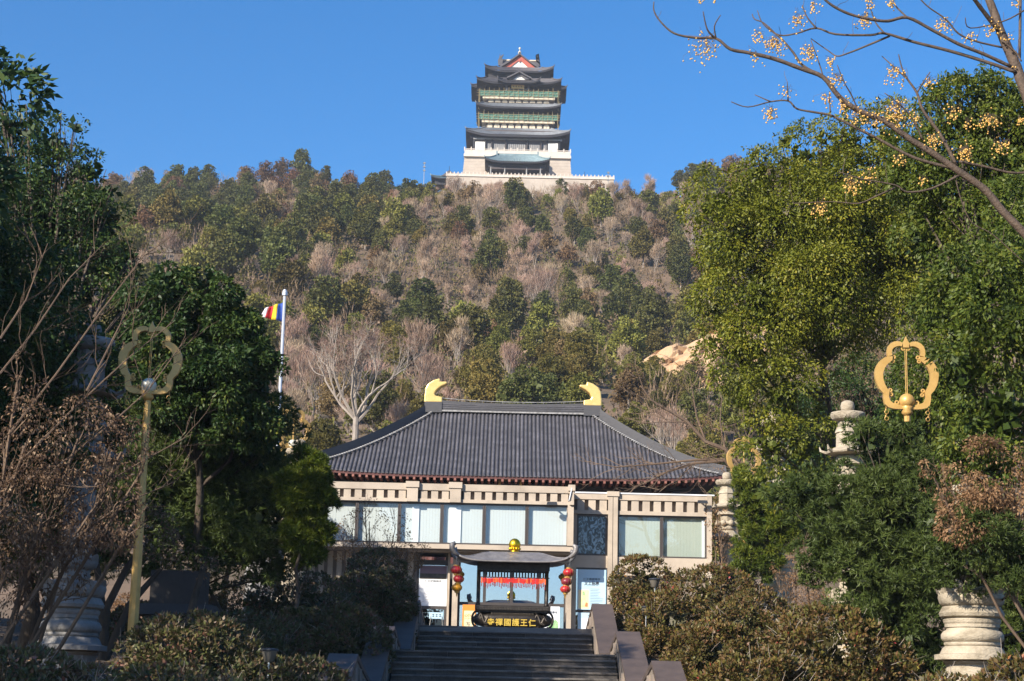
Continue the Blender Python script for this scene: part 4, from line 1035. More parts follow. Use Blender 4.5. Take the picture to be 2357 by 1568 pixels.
for (xx, yy, lb) in ((1825, 1335, 'thin grey mast with small boxes right of the tower terrace'), (-5, 1240, 'thin grey mast with small sensor left of the tower terrace')):
    p = tp(xx, yy, 486); t = thing('mast', lb, 'mast', (p.x, 486, hill_z(p.x, 486)))
    q = MB(); q.tube([(p.x, 486, hill_z(p.x, 486) - 1), (p.x, 486, p.z)], .09, 6); q.build('pole', 'metal_grey', t)
    for k in range(3):
        q = MB(); q.box(p.x - .35, p.x + .35, 485.8, 486.2, p.z - .5 - k * 1.1, p.z - .15 - k * 1.1); q.build('sensor_box', 'metal_grey', t)
# ------------------------------------------------------------------ incense burner
BY = 53.0
def bp(x, y, d=BY): return P(445 + x * .07017, 530 + y * .07017, d)
BX = bp(962, 1200).x
def bz(y, d=BY): return bp(962, y, d).z
bs = (bp(1062, 900) - bp(962, 900)).length / 100
bur = thing('incense_burner', 'dark bronze roofed incense burner with gold lettering at the stair head', 'incense burner', (BX, BY, PLAZA))
hb = 585 * bs; zb_hi = bz(1172); zb_lo = PLAZA + .10
zc = (zb_hi + zb_lo) / 2; hz = (zb_hi - zb_lo) / 2
g = MB(); NU, NV = 40, 20                       # barrel-shaped body: a rounded bar lying across
for j in range(NV + 1):
    s_ = -1 + 2 * j / NV; ex = (1 - abs(s_) ** 4.5) ** .5
    for i in range(NU):
        a = 2 * math.pi * i / NU; c_, d_ = math.cos(a), math.sin(a)
        r_ = ex * .97 + .03
        g.v.append((BX + s_ * hb, BY + .55 * r_ * math.copysign(abs(c_) ** .75, c_), zc + hz * r_ * math.copysign(abs(d_) ** .75, d_)))
for j in range(NV):
    for i in range(NU):
        a = j * NU + i; b = j * NU + (i + 1) % NU; g.f.append((a, b, b + NU, a + NU))
g.f.append(tuple(range(NU - 1, -1, -1))); g.f.append(tuple(NV * NU + i for i in range(NU)))
body = g.build('body', 'bronze', bur, smooth=True)
for sgn in (-1, 1):
    for i in range(22):
        a = R(-100 + 200 * i / 21)
        q = MB(); q.ball((BX + sgn * (hb - .16) + sgn * .13 * math.cos(a), BY - .30, zc + (hz - .01) * math.sin(a)), .034, 8); q.build('stud', 'bronze', body, smooth=True)
    # dragon relief: a curling body with claws
    xx = BX + sgn * .83
    q = MB(); pts = [(xx - .16 + .32 * t, BY - .552, zc + .02 + .10 * math.sin(t * 9) - .12 * t + .04) for t in [i / 14 for i in range(15)]]
    q.tube(pts, [.012 + .012 * math.sin(i / 14 * math.pi) for i in range(15)], 6)
    for t in (.2, .45, .7, .9):
        c_ = Vector(pts[int(t * 14)]); q.tube([c_, c_ + Vector((.03, -.004, -.07)), c_ + Vector((.07, -.004, -.08))], .009, 4); q.tube([c_, c_ + Vector((-.04, -.004, .07))], .008, 4)
    q.build('dragon_relief', 'relief', body)
for i in range(16):                               # cloud relief band near the top
    xx = BX - .60 + i * .08; q = MB(); q.torus((xx, BY - .475, zc + hz * .70), .024, .008, 'y', 9, 4); q.build('cloud_relief', 'relief', body)
for sx in (-.75, .75):
    for sy in (-.32, .32):
        q = MB(); q.lathe([(.10, 0), (.13, .04), (.08, .1), (.11, .22)], 10, (BX + sx, BY + sy, PLAZA - .001)); q.build('foot', 'bronze', bur)
for k, ch in enumerate('寺禪國護王仁'):
    cxx = bp(655 + k * 116.5, 1335); sy_ = BY - .563
    t_ = text(ch, .225, (cxx.x, sy_, bz(1337)), 'gold_letter', body, 'character', depth=.012, bold=.003)
zr0, zr1 = bz(1165), bz(1092); hr = 533 * bs
q = MB(); q.box(BX - hr, BX + hr, BY - .58, BY + .58, zr0 + .015, zr1); q.box(BX - hr + .08, BX + hr - .08, BY - .5, BY + .5, zr0 - .04, zr0 + .0149); rim = q.build('rim', 'bronze', bur)
for i in range(26):                               # key pattern
    xx = BX - hr + .06 + i * (2 * hr - .12) / 26; ww = (2 * hr - .12) / 26
    q = MB(); y_ = BY - .588
    q.box(xx, xx + ww * .8, y_, BY - .5805, zr1 - .045, zr1 - .035); q.box(xx, xx + ww * .14, y_, BY - .5805, zr0 + .04, zr1 - .046); q.box(xx + ww * .15, xx + ww * .62, y_, BY - .5805, zr0 + .04, zr0 + .05); q.box(xx + ww * .48, xx + ww * .62, y_, BY - .5805, zr0 + .051, zr1 - .075); q.build('key_pattern', 'relief', rim)
zl0, zl1 = bz(592), bz(500)
for xx in (478, 1446):
    for sy in (-.42, .42):
        c = bp(xx, 800); x_ = BX + (c.x - BX)
        q = MB(); q.lathe([(.075, zr1 - .002), (.075, zr1 + .05), (.052, zr1 + .07), (.05, zl0 + .2), (.06, zl1)], 12, (x_, BY + sy, 0)); q.build('post', 'bronze', bur, smooth=True)
hx = (bp(1446, 800).x - bp(478, 800).x) / 2 + .06
q = MB(); q.box(BX - hx, BX + hx, BY - .47, BY - .37, zl0, zl1 + .05); q.box(BX - hx, BX + hx, BY + .37, BY + .47, zl0, zl1 + .05); q.build('lintel', 'bronze', bur)
zs = bz(695)
q = MB(); q.tube([(BX - hx, BY - .45, zs), (BX + hx, BY - .45, zs)], .014, 6); rail = q.build('tag_rail', 'bronze', bur)
for i in range(22):
    xx = BX + (bp(540 + i * 42.3, 650).x - bp(962, 650).x)
    q = MB(); q.box(xx - .022, xx + .022, BY - .44, BY - .415, zs, zl0 + .01); q.build('slat', 'bronze', bur)
# roof
ze_b = bz(495); zt_b = bz(345); he = 800 * bs; ht = 345 * bs
def broof(t, s_):
    hw = ht + (he - ht) * t; x = BX + hw * s_
    y = BY - .10 - .82 * t
    k_s = min(1.0, t * 1.12); z = zt_b + (ze_b - zt_b) * (.65 * k_s * k_s * (3 - 2 * k_s) + .35 * t) + .17 * abs(s_) ** 6 * t ** 2.5
    return Vector((x, y, z))
g = MB(); NU, NV = 36, 10
def add_sheet(fn, flip):
    b0 = len(g.v)
    for j in range(NV + 1):
        for i in range(NU + 1): g.v.append(tuple(fn(j / NV, -1 + 2 * i / NU)))
    for j in range(NV):
        for i in range(NU):
            q_ = b0 + j * (NU + 1) + i; f_ = (q_, q_ + 1, q_ + NU + 2, q_ + NU + 1); g.f.append(f_[::-1] if flip else f_)
add_sheet(broof, False)
add_sheet(lambda t, s_: Vector((broof(t, s_).x, 2 * BY - broof(t, s_).y, broof(t, s_).z)), True)
for sgn in (-1, 1):
    b0 = len(g.v)
    for j in range(NV + 1):
        p = broof(j / NV, sgn); g.v += [tuple(p), (p.x, 2 * BY - p.y, p.z)]
    for j in range(NV): g.f.append((b0 + 2 * j, b0 + 2 * j + 1, b0 + 2 * j + 3, b0 + 2 * j + 2))
rfo = g.build('roof', 'bronze_roof', bur, smooth=True)
sm = rfo.modifiers.new('s', 'SOLIDIFY'); sm.thickness = .05; sm.offset = -1
q = MB(); q.box(BX - ht - .03, BX + ht + .03, BY - .14, BY + .14, zt_b - .03, bz(318)); q.build('ridge', 'bronze_roof', rfo)
for sx in (-1, 1):
    for sy in (-1, 1):
        pts = [broof(t, sx) + Vector((0, 0, .03)) for t in (0, .2, .4, .6, .8, .92, 1.0)]
        e = pts[-1]; pts += [e + Vector((sx * .09, -.03, .07)), e + Vector((sx * .15, -.05, .17)), e + Vector((sx * .15, -.05, .29)), e + Vector((sx * .09, -.04, .32)), e + Vector((sx * .07, -.04, .26))]
        if sy > 0: pts = [Vector((p.x, 2 * BY - p.y, p.z)) for p in pts]
        q = MB(); q.tube(pts, [.035] * 6 + [.06, .075, .085, .085, .07, .04], 8); q.build('corner_horn', 'bronze_roof', rfo, smooth=True)
q = MB(); c = bp(972, 215); rb = 86 * bs
q.lathe([(.10, bz(318) - .01), (.13, bz(318) + .03), (.10, bz(318) + .06)], 14, (BX + .02, BY, 0))
q.lathe([(max(.004, rb * math.sin(math.pi * i / 14) * (1.0 if i > 6 else .96)), c.z - rb * 1.12 * math.cos(math.pi * i / 14)) for i in range(15)], 22, (BX + .02, BY, 0)); q.build('golden_jewel', 'gold_bright', bur, smooth=True)
for i in range(11):
    a = 2 * math.pi * i / 11; q = MB(); q.ball((BX + .02 + rb * .82 * math.cos(a), BY + rb * .82 * math.sin(a), c.z - rb * .62), .045, 7, .9); q.build('jewel_petal', 'gold_bright', bur, smooth=True)
# hanging red prayer tags
rt = random.Random(8)
i = 0
xx = BX - hx + .14
while xx < BX + hx - .12:
    wd = rt.uniform(.04, .07); ht_ = rt.uniform(.10, .15); mt = 'tag_orange' if rt.random() < .28 else 'tag_red'
    lb = {'tag_red': 'small red wooden prayer tag with tassel hanging on the burner rail', 'tag_orange': 'small orange wooden prayer tag with tassel hanging on the burner rail'}[mt]
    y_ = BY - .468 - rt.uniform(0, .03); zt_ = zs - rt.uniform(.02, .05)
    t = thing('prayer_tag', lb, 'tag', (xx, y_, zt_ - ht_ - .14), 'red prayer tags on the burner' if mt == 'tag_red' else 'orange prayer tags on the burner')
    an = rt.gauss(0, .14)
    q = MB(); q.prism([(xx - wd / 2, zt_), (xx - wd * .3, zt_ + .015), (xx + wd * .3, zt_ + .015), (xx + wd / 2, zt_), (xx + wd / 2 + an * .02, zt_ - ht_), (xx - wd / 2 + an * .02, zt_ - ht_)], y_, y_ + .008); q.build('tablet', mt, t)
    q = MB(); q.tube([(xx, y_ + .004, zt_ + .012), (xx, BY - .464, zs + .016)], .004, 4); q.build('cord', 'tassel', t)
    L = rt.uniform(.08, .16)
    q = MB(); q.tube([(xx + an * .02, y_ + .004, zt_ - ht_ + .004), (xx + an * .05, y_ + .004, zt_ - ht_ - L)], [.010, .013], 5); q.build('tassel', 'tassel', t)
    xx += rt.uniform(.032, .058)
# lanterns
def lantern(x, y, r, mt, label, top, dy):
    c = bp(x, y, BY + dy); r_ = r * bs; h = r_ * .66
    t = thing('lantern', label, 'lantern', (c.x, c.y, c.z - h))
    q = MB(); q.lathe([(r_ * .45, -h), (r_ * .8, -h * .72), (r_ * .98, -h * .25), (r_, 0), (r_ * .98, h * .25), (r_ * .8, h * .72), (r_ * .45, h)], 24, c, wob=lambda a: 1 + .022 * math.cos(a * 12)); q.build('shade', mt, t, smooth=True)
    q = MB(); q.lathe([(r_ * .46, h - .002), (r_ * .46, h + .03)], 14, c); q.lathe([(r_ * .42, -h - .05), (r_ * .48, -h + .002)], 14, c); q.build('collar', 'lantern_gold', t)
    for k in range(12):
        a = 2 * math.pi * (k + .5) / 12; q = MB()
        q.tube([(c.x + rr * 1.005 * math.cos(a), c.y + rr * 1.005 * math.sin(a), c.z + zz) for rr, zz in ((r_ * .47, -h), (r_ * .82, -h * .72), (r_, -h * .25), (r_ * 1.01, 0), (r_, h * .25), (r_ * .82, h * .72), (r_ * .47, h))], .003, 4, False); q.build('rib', 'lantern_gold', t)
    if top: 
        q = MB(); q.tube([(c.x, c.y, c.z + h + .02), top], .006, 5); q.build('chain', 'metal_grey', t)
    q = MB(); q.tube([(c.x, c.y, c.z - h - .05), (c.x, c.y, c.z - h - .16)], [.03, .012], 6); q.build('tassel', 'lantern_gold', t)
    return c
hornL = broof(1, -1); hornR = broof(1, 1)
def above(x, y, dy, k): c = bp(x, y, BY + dy); return (c.x, c.y, c.z + k)
lantern(160, 567, 82, 'lantern_red', 'red ribbed lantern, topmost of the string under the left roof horn of the burner', (hornL.x, hornL.y, hornL.z - .02), -.92)
lantern(195, 697, 76, 'lantern_red', 'red lantern between a red and a yellow one left of the burner', above(195, 697, -.92, .27), -.92)
lantern(170, 820, 74, 'lantern_yellow', 'yellow ribbed lantern, lowest of the string under the left roof horn of the burner', above(170, 820, -.92, .26), -.92)
lantern(228, 632, 52, 'lantern_yellow', 'yellow ribbed lantern half hidden behind the red lanterns on the left of the burner', (hornL.x, 2 * BY - hornL.y, hornL.z - .02), .92)
lantern(1763, 605, 80, 'lantern_red', 'red ribbed lantern, topmost of the string under the right roof horn of the burner', (hornR.x, hornR.y, hornR.z - .02), -.92)
lantern(1733, 735, 78, 'lantern_dark', 'dark crimson ribbed lantern in the middle of the right string of the burner', above(1733, 735, -.92, .27), -.92)
lantern(1716, 845, 74, 'lantern_red', 'red ribbed lantern, lowest of the string under the right roof horn of the burner', above(1716, 845, -.92, .26), -.92)
lantern(1668, 667, 52, 'lantern_yellow', 'yellow ribbed lantern half hidden behind the lanterns on the right of the burner', (hornR.x, 2 * BY - hornR.y, hornR.z - .02), .92)

# ------------------------------------------------------------------ golden staff-shaped lamps
def make_lamp(H):
    t = thing('staff_lamp', '', 'street lamp')
    k = .00118
    def c(x, y): return ((x - 727) * k, H - (y - 145) * k)
    q = MB(); hb_ = H - (1345 - 145) * k
    q.lathe([(.16, 0), (.16, .5), (.13, .52), (.125, 1.6), (.105, 1.62), (.062, hb_ - .1)], 8, (0, 0, 0), R(22.5)); q.build('pole', 'gold_paint', t)
    q = MB(); q.lathe([(.07, hb_ - .12), (.11, hb_ - .06), (.09, hb_), (.12, hb_ + .05), (.05, hb_ + .1)], 16); q.build('collar', 'gold_paint', t, smooth=True)
    up = [(672, 255), (630, 235), (580, 228), (530, 238), (480, 265), (440, 310), (420, 370), (418, 430), (428, 485)]; upi = [(500, 462), (492, 420), (500, 375), (525, 340), (570, 315), (620, 305), (658, 312)]
    mn = [(428, 485), (370, 505), (310, 550), (260, 610), (225, 680), (210, 760), (218, 850), (240, 940), (280, 1020), (345, 1095)]; mni = [(440, 1060), (400, 1000), (365, 930), (345, 850), (345, 760), (375, 670), (420, 610), (500, 545), (505, 480)]
    lo = [(345, 1095), (345, 1180), (365, 1270), (420, 1320), (500, 1340), (580, 1345), (700, 1345)]; loi = [(700, 1290), (600, 1275), (540, 1260), (490, 1245), (450, 1210), (430, 1150), (440, 1062)]
    for sgn in (1, -1):
        for nm, a, b, yy in (('upper_arc', up, upi, 0), ('main_arc', mn, mni, .002), ('lower_arc', lo, loi, .004)):
            poly = [c(*p) for p in a + b]
            poly = [(sgn * x, z) for x, z in poly]
            if sgn < 0: poly = poly[::-1]
            q = MB(); q.prism(poly, -.045 - yy, .045 + yy); q.build(nm, 'gold_paint', t)
        for nm, (sx, sz), rr in (('scroll', (688, 345), 34), ('scroll', (530, 490), 32), ('scroll', (515, 555), 28), ('scroll', (465, 1035), 30), ('scroll', (478, 1105), 28), ('scroll', (565, 1235), 34)):
            x_, z_ = c(sx, sz); q = MB(); q.torus((sgn * x_, 0, z_), rr * k * .8, .016, 'y', 12, 6); q.build(nm, 'gold_paint', t)
        x_, z_ = c(385, 1330)
        q = MB()
        for m_ in range(4): q.torus((sgn * (x_ + .012 * (m_ % 2)), 0.0, z_ - .01 - m_ * .062), .038, .006, 'y' if m_ % 2 else 'x', 10, 4)
        q.build('ring_chain', 'gold_paint', t)
    q = MB(); q.prism([c(672, 258), c(680, 330), c(774, 330), c(782, 258), c(755, 215), c(727, 145), c(699, 215)], -.04, .04); q.build('spear_point', 'gold_paint', t)
    for dx in (-12, 12):
        q = MB(); x_, z0_ = c(727 + dx, 1130); q.tube([(x_, 0, z0_), (x_, 0, c(727, 300)[1])], .008, 5); q.build('rod', 'gold_paint', t)
    x_, z_ = c(727, 1200)
    q = MB(); q.ball((0, 0, z_ - .01), .15, 18); q.build('globe', 'globe_white', t, smooth=True)
    return t
lampT = make_lamp(8.0)
def put_lamp(t, x, y, d, label, rz=0):
    p = D(x, y, d); t.location = (p.x, p.y, p.z - 8.0 * d / (33.0 if d < 45 else 57.0)); t.scale = (d / (33.0 if d < 45 else 57.0),) * 3; t.rotation_euler = (0, 0, rz); t['label'] = label
lampP = [(352, 740, 33.0, 'golden staff shaped lamp seen through brown twigs on the shaded side', 0), (2084, 775, 37.0, 'golden staff shaped lamp head rising from green foliage beside the stone pillar', 0), (678, 935, 57, 'golden staff shaped lamp half hidden by the dark tree near the hall roof', .5), (1712, 1003, 57.5, 'golden staff shaped lamp almost wholly hidden in the sunlit tree', .3)]
for i, (x, y, d, lb, rz) in enumerate(lampP):
    o = lampT if i == 0 else copy_tree(lampT, (0, 0, 0)); put_lamp(o, x, y, d, lb, rz)
    if i == 1:
        for ch in o.children:
            if ch.name.startswith('globe'): ch.material_slots[0].link = 'OBJECT'; ch.material_slots[0].material = MATS['gold_paint']; ch['label'] = 'golden bud under the lamp arcs'

# ------------------------------------------------------------------ carved stone pillars
def oct_(prof, n=8): return MB().lathe(prof, n, (0, 0, 0), R(22.5))
def petals(mb, r, z, h, n, tilt=.05, w_=.16):
    for i in range(n):
        a = 2 * math.pi * i / n; ca, sa = math.cos(a), math.sin(a); q = []
        for (dr, dz, ww) in ((0, 0, .5), (tilt, h * .5, 1), (tilt * 1.8, h * .9, .6), (tilt * 2.2, h, .05)):
            for s_ in (-1, 1): q.append(((r + dr) * ca - s_ * ww * w_ / 2 * sa, (r + dr) * sa + s_ * ww * w_ / 2 * ca, z + dz))
        mb.add(q, [(0, 1, 3, 2), (2, 3, 5, 4), (4, 5, 7, 6)])
def make_pillar(mt):
    t = thing('stone_pillar', '', 'pillar')
    def add(nm, mb, sm=False): return mb.build(nm, mt, t, smooth=sm)
    add('plinth', oct_([(.85, -1.2), (.85, .55), (.75, .60)]))
    add('base_drum', MB().lathe([(.50, .58), (.50, 1.72), (.53, 1.74)], 28))
    add('base_plate', MB().lathe([(.53, 1.745), (.55, 1.78), (.51, 1.80), (.70, 1.81), (.70, 1.90), (.60, 1.92), (.55, 2.02), (.50, 2.06)], 28))
    add('ring', MB().lathe([(.50, 2.062), (.52, 2.08), (.52, 2.12), (.50, 2.14), (.54, 2.15), (.57, 2.20), (.57, 2.27), (.53, 2.33), (.47, 2.36), (.48, 2.40)], 28), True)
    add('ring', MB().lathe([(.50, 2.402), (.50, 2.46), (.52, 2.49), (.53, 2.54), (.50, 2.57), (.58, 2.60), (.60, 2.66), (.59, 2.67), (.53, 2.78), (.52, 2.79)], 28))
    mb = MB().lathe([(.52, 2.792), (.57, 2.84), (.60, 2.95), (.58, 3.06), (.52, 3.10), (.30, 3.09)], 32, wob=lambda a: 1 + .025 * abs(math.cos(a * 5))); petals(mb, .56, 2.95, .17, 10, .045, .34); add('lotus', mb, True)
    add('neck', MB().lathe([(.30, 3.08), (.28, 3.14), (.31, 3.19), (.28, 3.24), (.30, 3.30)], 20), True)
    mb = MB().lathe([(.30, 3.302), (.40, 3.36), (.43, 3.46), (.40, 3.56), (.28, 3.58)], 28); petals(mb, .38, 3.38, .22, 9, .05, .26); add('lotus', mb, True)
    add('shaft', oct_([(.31, 3.57), (.31, 5.05)]))
    add('collar', oct_([(.32, 5.052), (.44, 5.10), (.40, 5.30), (.30, 5.34)]))
    mb = oct_([(.34, 5.345), (.70, 5.44), (.72, 5.49), (.45, 5.62), (.34, 5.74)])
    for i in range(8):
        a = R(22.5 + 45 * i); mb.tube([(.66 * math.cos(a), .66 * math.sin(a), 5.47), (.80 * math.cos(a), .80 * math.sin(a), 5.53), (.83 * math.cos(a), .83 * math.sin(a), 5.64)], [.05, .045, .015], 5)
    add('canopy', mb)
    mb = MB().lathe([(.30, 5.742), (.36, 5.80), (.36, 5.90), (.28, 5.95)], 16)
    for i in range(8):
        a = 2 * math.pi * i / 8; mb.ball((.40 * math.cos(a), .40 * math.sin(a), 6.03), .12, 8)
    mb.lathe([(.30, 5.951), (.42, 6.0), (.42, 6.08), (.25, 6.12)], 16); add('carved_tier', mb, True)
    add('figure_block', oct_([(.25, 6.121), (.27, 6.30), (.23, 6.36)]))
    add('collar', oct_([(.30, 6.362), (.40, 6.38), (.31, 6.60), (.28, 6.62)]))
    mb = oct_([(.30, 6.622), (.60, 6.66), (.62, 6.70), (.34, 6.84)])
    for i in range(8):
        a = R(22.5 + 45 * i); mb.tube([(.58 * math.cos(a), .58 * math.sin(a), 6.69), (.72 * math.cos(a), .72 * math.sin(a), 6.74), (.75 * math.cos(a), .75 * math.sin(a), 6.85)], [.045, .04, .012], 5)
    add('canopy', mb)
    add('upper_block', oct_([(.32, 6.842), (.31, 7.22)])); add('collar', oct_([(.345, 7.222), (.29, 7.38), (.27, 7.385)])); add('upper_block', oct_([(.265, 7.387), (.265, 7.52)]))
    mb = MB().lathe([(.25, 7.522), (.40, 7.58), (.46, 7.68), (.44, 7.76), (.2, 7.78)], 24); petals(mb, .40, 7.58, .15, 8, .03, .3); add('lotus', mb, True)
    add('knob', MB().lathe([(.12, 7.782), (.17, 7.84), (.185, 7.95), (.16, 8.04), (.07, 8.09), (.005, 8.10)], 18, wob=lambda a: 1 + .04 * abs(math.cos(a * 4))), True)
    return t
pil0 = make_pillar('limestone')
pil1 = make_pillar('weathered')
def place_top(o, u, v, d, label, rz=0, ref=8.10, s=1.0):
    p = P(u, v, d); o.location = (p.x, p.y, p.z - ref * s); o.scale = (s, s, s); o.rotation_euler = (0, 0, rz); o['label'] = label
place_top(pil0, 847.5, 400.3, 46.0, 'pale carved stone pillar with round knob rising from the yew, canopy and lotus tiers showing', .2)
o = copy_tree(pil0, (0, 0, 0)); place_top(o, 971, 590, 33.0, 'ringed stone pillar base with lotus capital under overhanging branches at the hedge end', .5, 3.10)
for ch in list(o.children):
    if min(v_.co.z for v_ in ch.data.vertices) > 5.0: bpy.data.objects.remove(ch)
o = copy_tree(pil0, (0, 0, 0)); place_top(o, 775.5, 559.5, 58.5, 'ringed stone pillar base with two lotus tiers among reddish twigs behind the hedge', .9, 3.10)
o = copy_tree(pil0, (0, 0, 0)); place_top(o, 727, 531, 70, 'pale carved stone pillar with wide canopy beside the end of the recessed wing', .3, 5.74)
place_top(pil1, 79, 523, 33.5, 'grey weathered stone pillar in deep shade behind brown twigs', .3, 3.60); 
p = P(74, 581, 33.5); pil1.location = (p.x, p.y, p.z - 3.1)
o = copy_tree(pil0, (0, 0, 0)); place_top(o, 300.5, 439, 56, 'pale carved stone pillar top beside the half hidden golden lamp', .7)

# ------------------------------------------------------------------ flagpole, garden lamps, stele, statue
p = P(285, 291, 75)
fl = thing('flagpole', 'white flagpole rising behind the dark tree on the shaded side', 'flagpole', (p.x, 75, PLAZA))
q = MB(); q.tube([(p.x, 75, PLAZA), (p.x, 75, p.z)], [.085, .065], 12); q.build('pole', 'pole_white', fl, smooth=True)
q = MB(); q.lathe([(.07, p.z - .22), (.12, p.z - .2), (.12, p.z - .08), (.09, p.z + .03), (.02, p.z + .08)], 12, (p.x, 75, 0)); q.build('cap', 'pole_white', fl)
flag = thing('flag', 'limp buddhist flag with blue yellow red and white stripes on the pole', 'flag', (p.x - .1, 75, p.z - 1.9))
zf = P(285, 302.5, 75).z
for k, mt in enumerate(('flag_blue', 'flag_yellow', 'flag_red', 'flag_white')):
    g = MB(); NX, NZ = 6, 6; w0 = .21
    for j in range(NZ + 1):
        for i in range(NX + 1):
            s_ = (k + i / NX); x = p.x - .07 - s_ * w0 * .92; b = j / NZ
            g.v.append((x - .05 * b * s_, 75 + .07 * math.sin(s_ * 3.2 + b * 1.5), zf - .07 * s_ - b * (.85 - .12 * s_)))
    for j in range(NZ):
        for i in range(NX): q_ = j * (NX + 1) + i; g.f.append((q_, q_ + 1, q_ + NX + 2, q_ + NX + 1))
    o = g.build('stripe', mt, flag, smooth=True); o.modifiers.new('s', 'SOLIDIFY').thickness = .006
def garden_lamp(x, y, d, label):
    p = D(x, y, d); zg = bed_z(p.x, d) - .1
    t = thing('garden_lamp', label, 'garden lamp', (p.x, d, zg))
    q = MB(); q.tube([(p.x, d, zg), (p.x, d, p.z - .15)], .022, 8); q.build('post', 'chrome', t)
    q = MB(); q.lathe([(.07, -.16), (.085, -.15), (.14, .02), (.145, .03)], 18, (p.x, d, p.z)); q.build('glass_cup', 'lamp_glass', t, smooth=True)
    q = MB(); q.lathe([(.16, .031), (.165, .045), (.15, .07), (.06, .085)], 18, (p.x, d, p.z)); q.build('cap', 'lamp_black', t)
garden_lamp(620, 1503, 31.0, 'black capped garden lamp on a chrome post in the dark shaded hedge')
garden_lamp(1507, 1338, 46.6, 'black capped garden lamp standing in the sunlit hedge')
garden_lamp(1487, 1402, 45.2, 'black capped garden lamp sunk at the hedge edge beside the parapet')
# stele
p = D(405, 1400, 40); zg = bed_z(p.x, 40)
t = thing('stone_stele', 'dark inscribed stone block with moulded plinth in shade under the trees', 'stele', (p.x, 40, zg))
zz = D(405, 1390, 40).z
q = MB(); q.box(p.x - .72, p.x + .72, 40, 40.7, zg - .3, zz - .25); q.build('pedestal', 'dark_stone', t)
q = MB(); q.frustum((p.x - .98, p.x + .98, 39.8, 40.9, zz - .249), (p.x - .8, p.x + .8, 39.95, 40.75, zz)); q.build('moulding', 'dark_stone', t)
q = MB(); q.box(p.x - .62, p.x + .62, 40.05, 40.6, zz + .001, zz + .75); q.build('slab', 'dark_stone', t)
# seated stone figure
p = D(601, 1290, 56); zg = PLAZA
t = thing('stone_statue', 'small grey stone figure with bowed head behind the shaded hedge', 'statue', (p.x, 56, zg))
z0_ = p.z - .9
q = MB(); q.box(p.x - .45, p.x + .45, 55.6, 56.4, zg, z0_ - .15); q.build('pedestal', 'weathered', t)
q = MB(); q.lathe([(.42, z0_ - .15), (.46, z0_), (.40, z0_ + .18), (.30, z0_ + .35), (.33, z0_ + .55), (.36, z0_ + .72), (.28, z0_ + .86), (.12, z0_ + .94), (.10, z0_ + .98), (.15, z0_ + 1.04), (.175, z0_ + 1.16), (.15, z0_ + 1.28), (.08, z0_ + 1.33), (.09, z0_ + 1.38), (.02, z0_ + 1.42)], 18, (p.x, 56, 0))
q.tube([(p.x - .34, 56, z0_ + .72), (p.x - .42, 55.85, z0_ + .42), (p.x - .1, 55.62, z0_ + .38)], [.10, .09, .06], 8); q.tube([(p.x + .34, 56, z0_ + .72), (p.x + .42, 55.85, z0_ + .42), (p.x + .1, 55.62, z0_ + .38)], [.10, .09, .06], 8)
q.ball((p.x, 55.84, z0_ + 1.14), .03, 6); q.build('figure', 'weathered', t, smooth=True)
# ------------------------------------------------------------------ vegetation
SHR = .90
def lobe(x, y, r, d, dy=0.0, fy=.9, rz=None):
    c = D(x, y, d + dy); k = SHR / (2.3018 * pm(d + dy, c.z)); return (c.x, c.y, c.z, r * k, r * k * fy, (rz or r) * k)
def limbs(name, base, lobes, r0, parent, mtl='bark', seed=1, fork=.45):
    rd = random.Random(seed); mb = MB(); base = Vector(base)
    lb = sorted(lobes, key=lambda l: -l[3])[:9]
    top = Vector((sum(l[0] for l in lb) / len(lb), sum(l[1] for l in lb) / len(lb), sorted(l[2] for l in lb)[len(lb) // 2]))
    pts = [base + Vector((0, 0, -.2))]
    for i in range(1, 8):
        t = i / 7; q = base.lerp(top, t) + Vector((rd.gauss(0, .08), rd.gauss(0, .08), 0)); pts.append(q)
    mb.tube(pts, [r0 * (1.25 if i == 0 else 1 - .85 * i / 7) for i in range(8)], 10)
    for l in lobes:
        c = Vector(l[:3]); tt = min(.9, max(.22, (c.z - base.z) / max(.1, top.z - base.z) - .25)); i = min(int(tt * 7), 6)
        s_ = pts[i].lerp(pts[i + 1], tt * 7 - i); mid = s_.lerp(c, .5) + Vector((rd.gauss(0, .15), rd.gauss(0, .15), -.15))
        mb.tube([s_, mid, c], [r0 * .34, r0 * .22, r0 * .06], 6)
        for k in range(4):
            e = c + Vector((rd.gauss(0, 1), rd.gauss(0, 1), rd.gauss(0, .8))).normalized() * l[3] * .7
            mb.tube([mid.lerp(c, rd.random()), e], [r0 * .1, .008], 4, False)
    return mb.build(name, mtl, parent, smooth=True)
def tree(name, label, cat, base, lobes, n, L, W, mtl, seed, r0=.16, group=None, **kw):
    t = thing(name, label, cat, base, group)
    limbs('trunk', base, lobes, r0, t, seed=seed)
    foliage('crown', lobes, n, L, W, mtl, seed, parent=t, **kw)
    return t
# right, sunlit broadleaf tree
dA = 52
LA = [lobe(x, y, r, dA, dy) for x, y, r, dy in ((1660, 475, 88, 0), (1755, 405, 82, 0), (1845, 370, 80, .3), (1950, 335, 88, .5), (2040, 330, 90, .8), (1700, 560, 112, 0), (1850, 520, 140, 0), (2000, 480, 150, .5), (1760, 700, 138, -.2), (1900, 670, 140, -.3), (2060, 640, 150, .3), (1712, 810, 98, -.2), (1800, 910, 98, -.4), (1770, 1030, 78, -.3), (1890, 800, 90, 0), (1765, 1125, 66, -.3), (1850, 1030, 90, 0), (1625, 500, 52, -.2), (1650, 715, 46, 0), (1655, 610, 48, 0), (1640, 790, 40, 0), (1700, 420, 40, 0), (1800, 330, 40, 0), (1890, 320, 40, .2), (1700, 920, 50, -.2), (1880, 950, 60, -.1), (1740, 350, 34, 0), (1950, 255, 38, .3))]
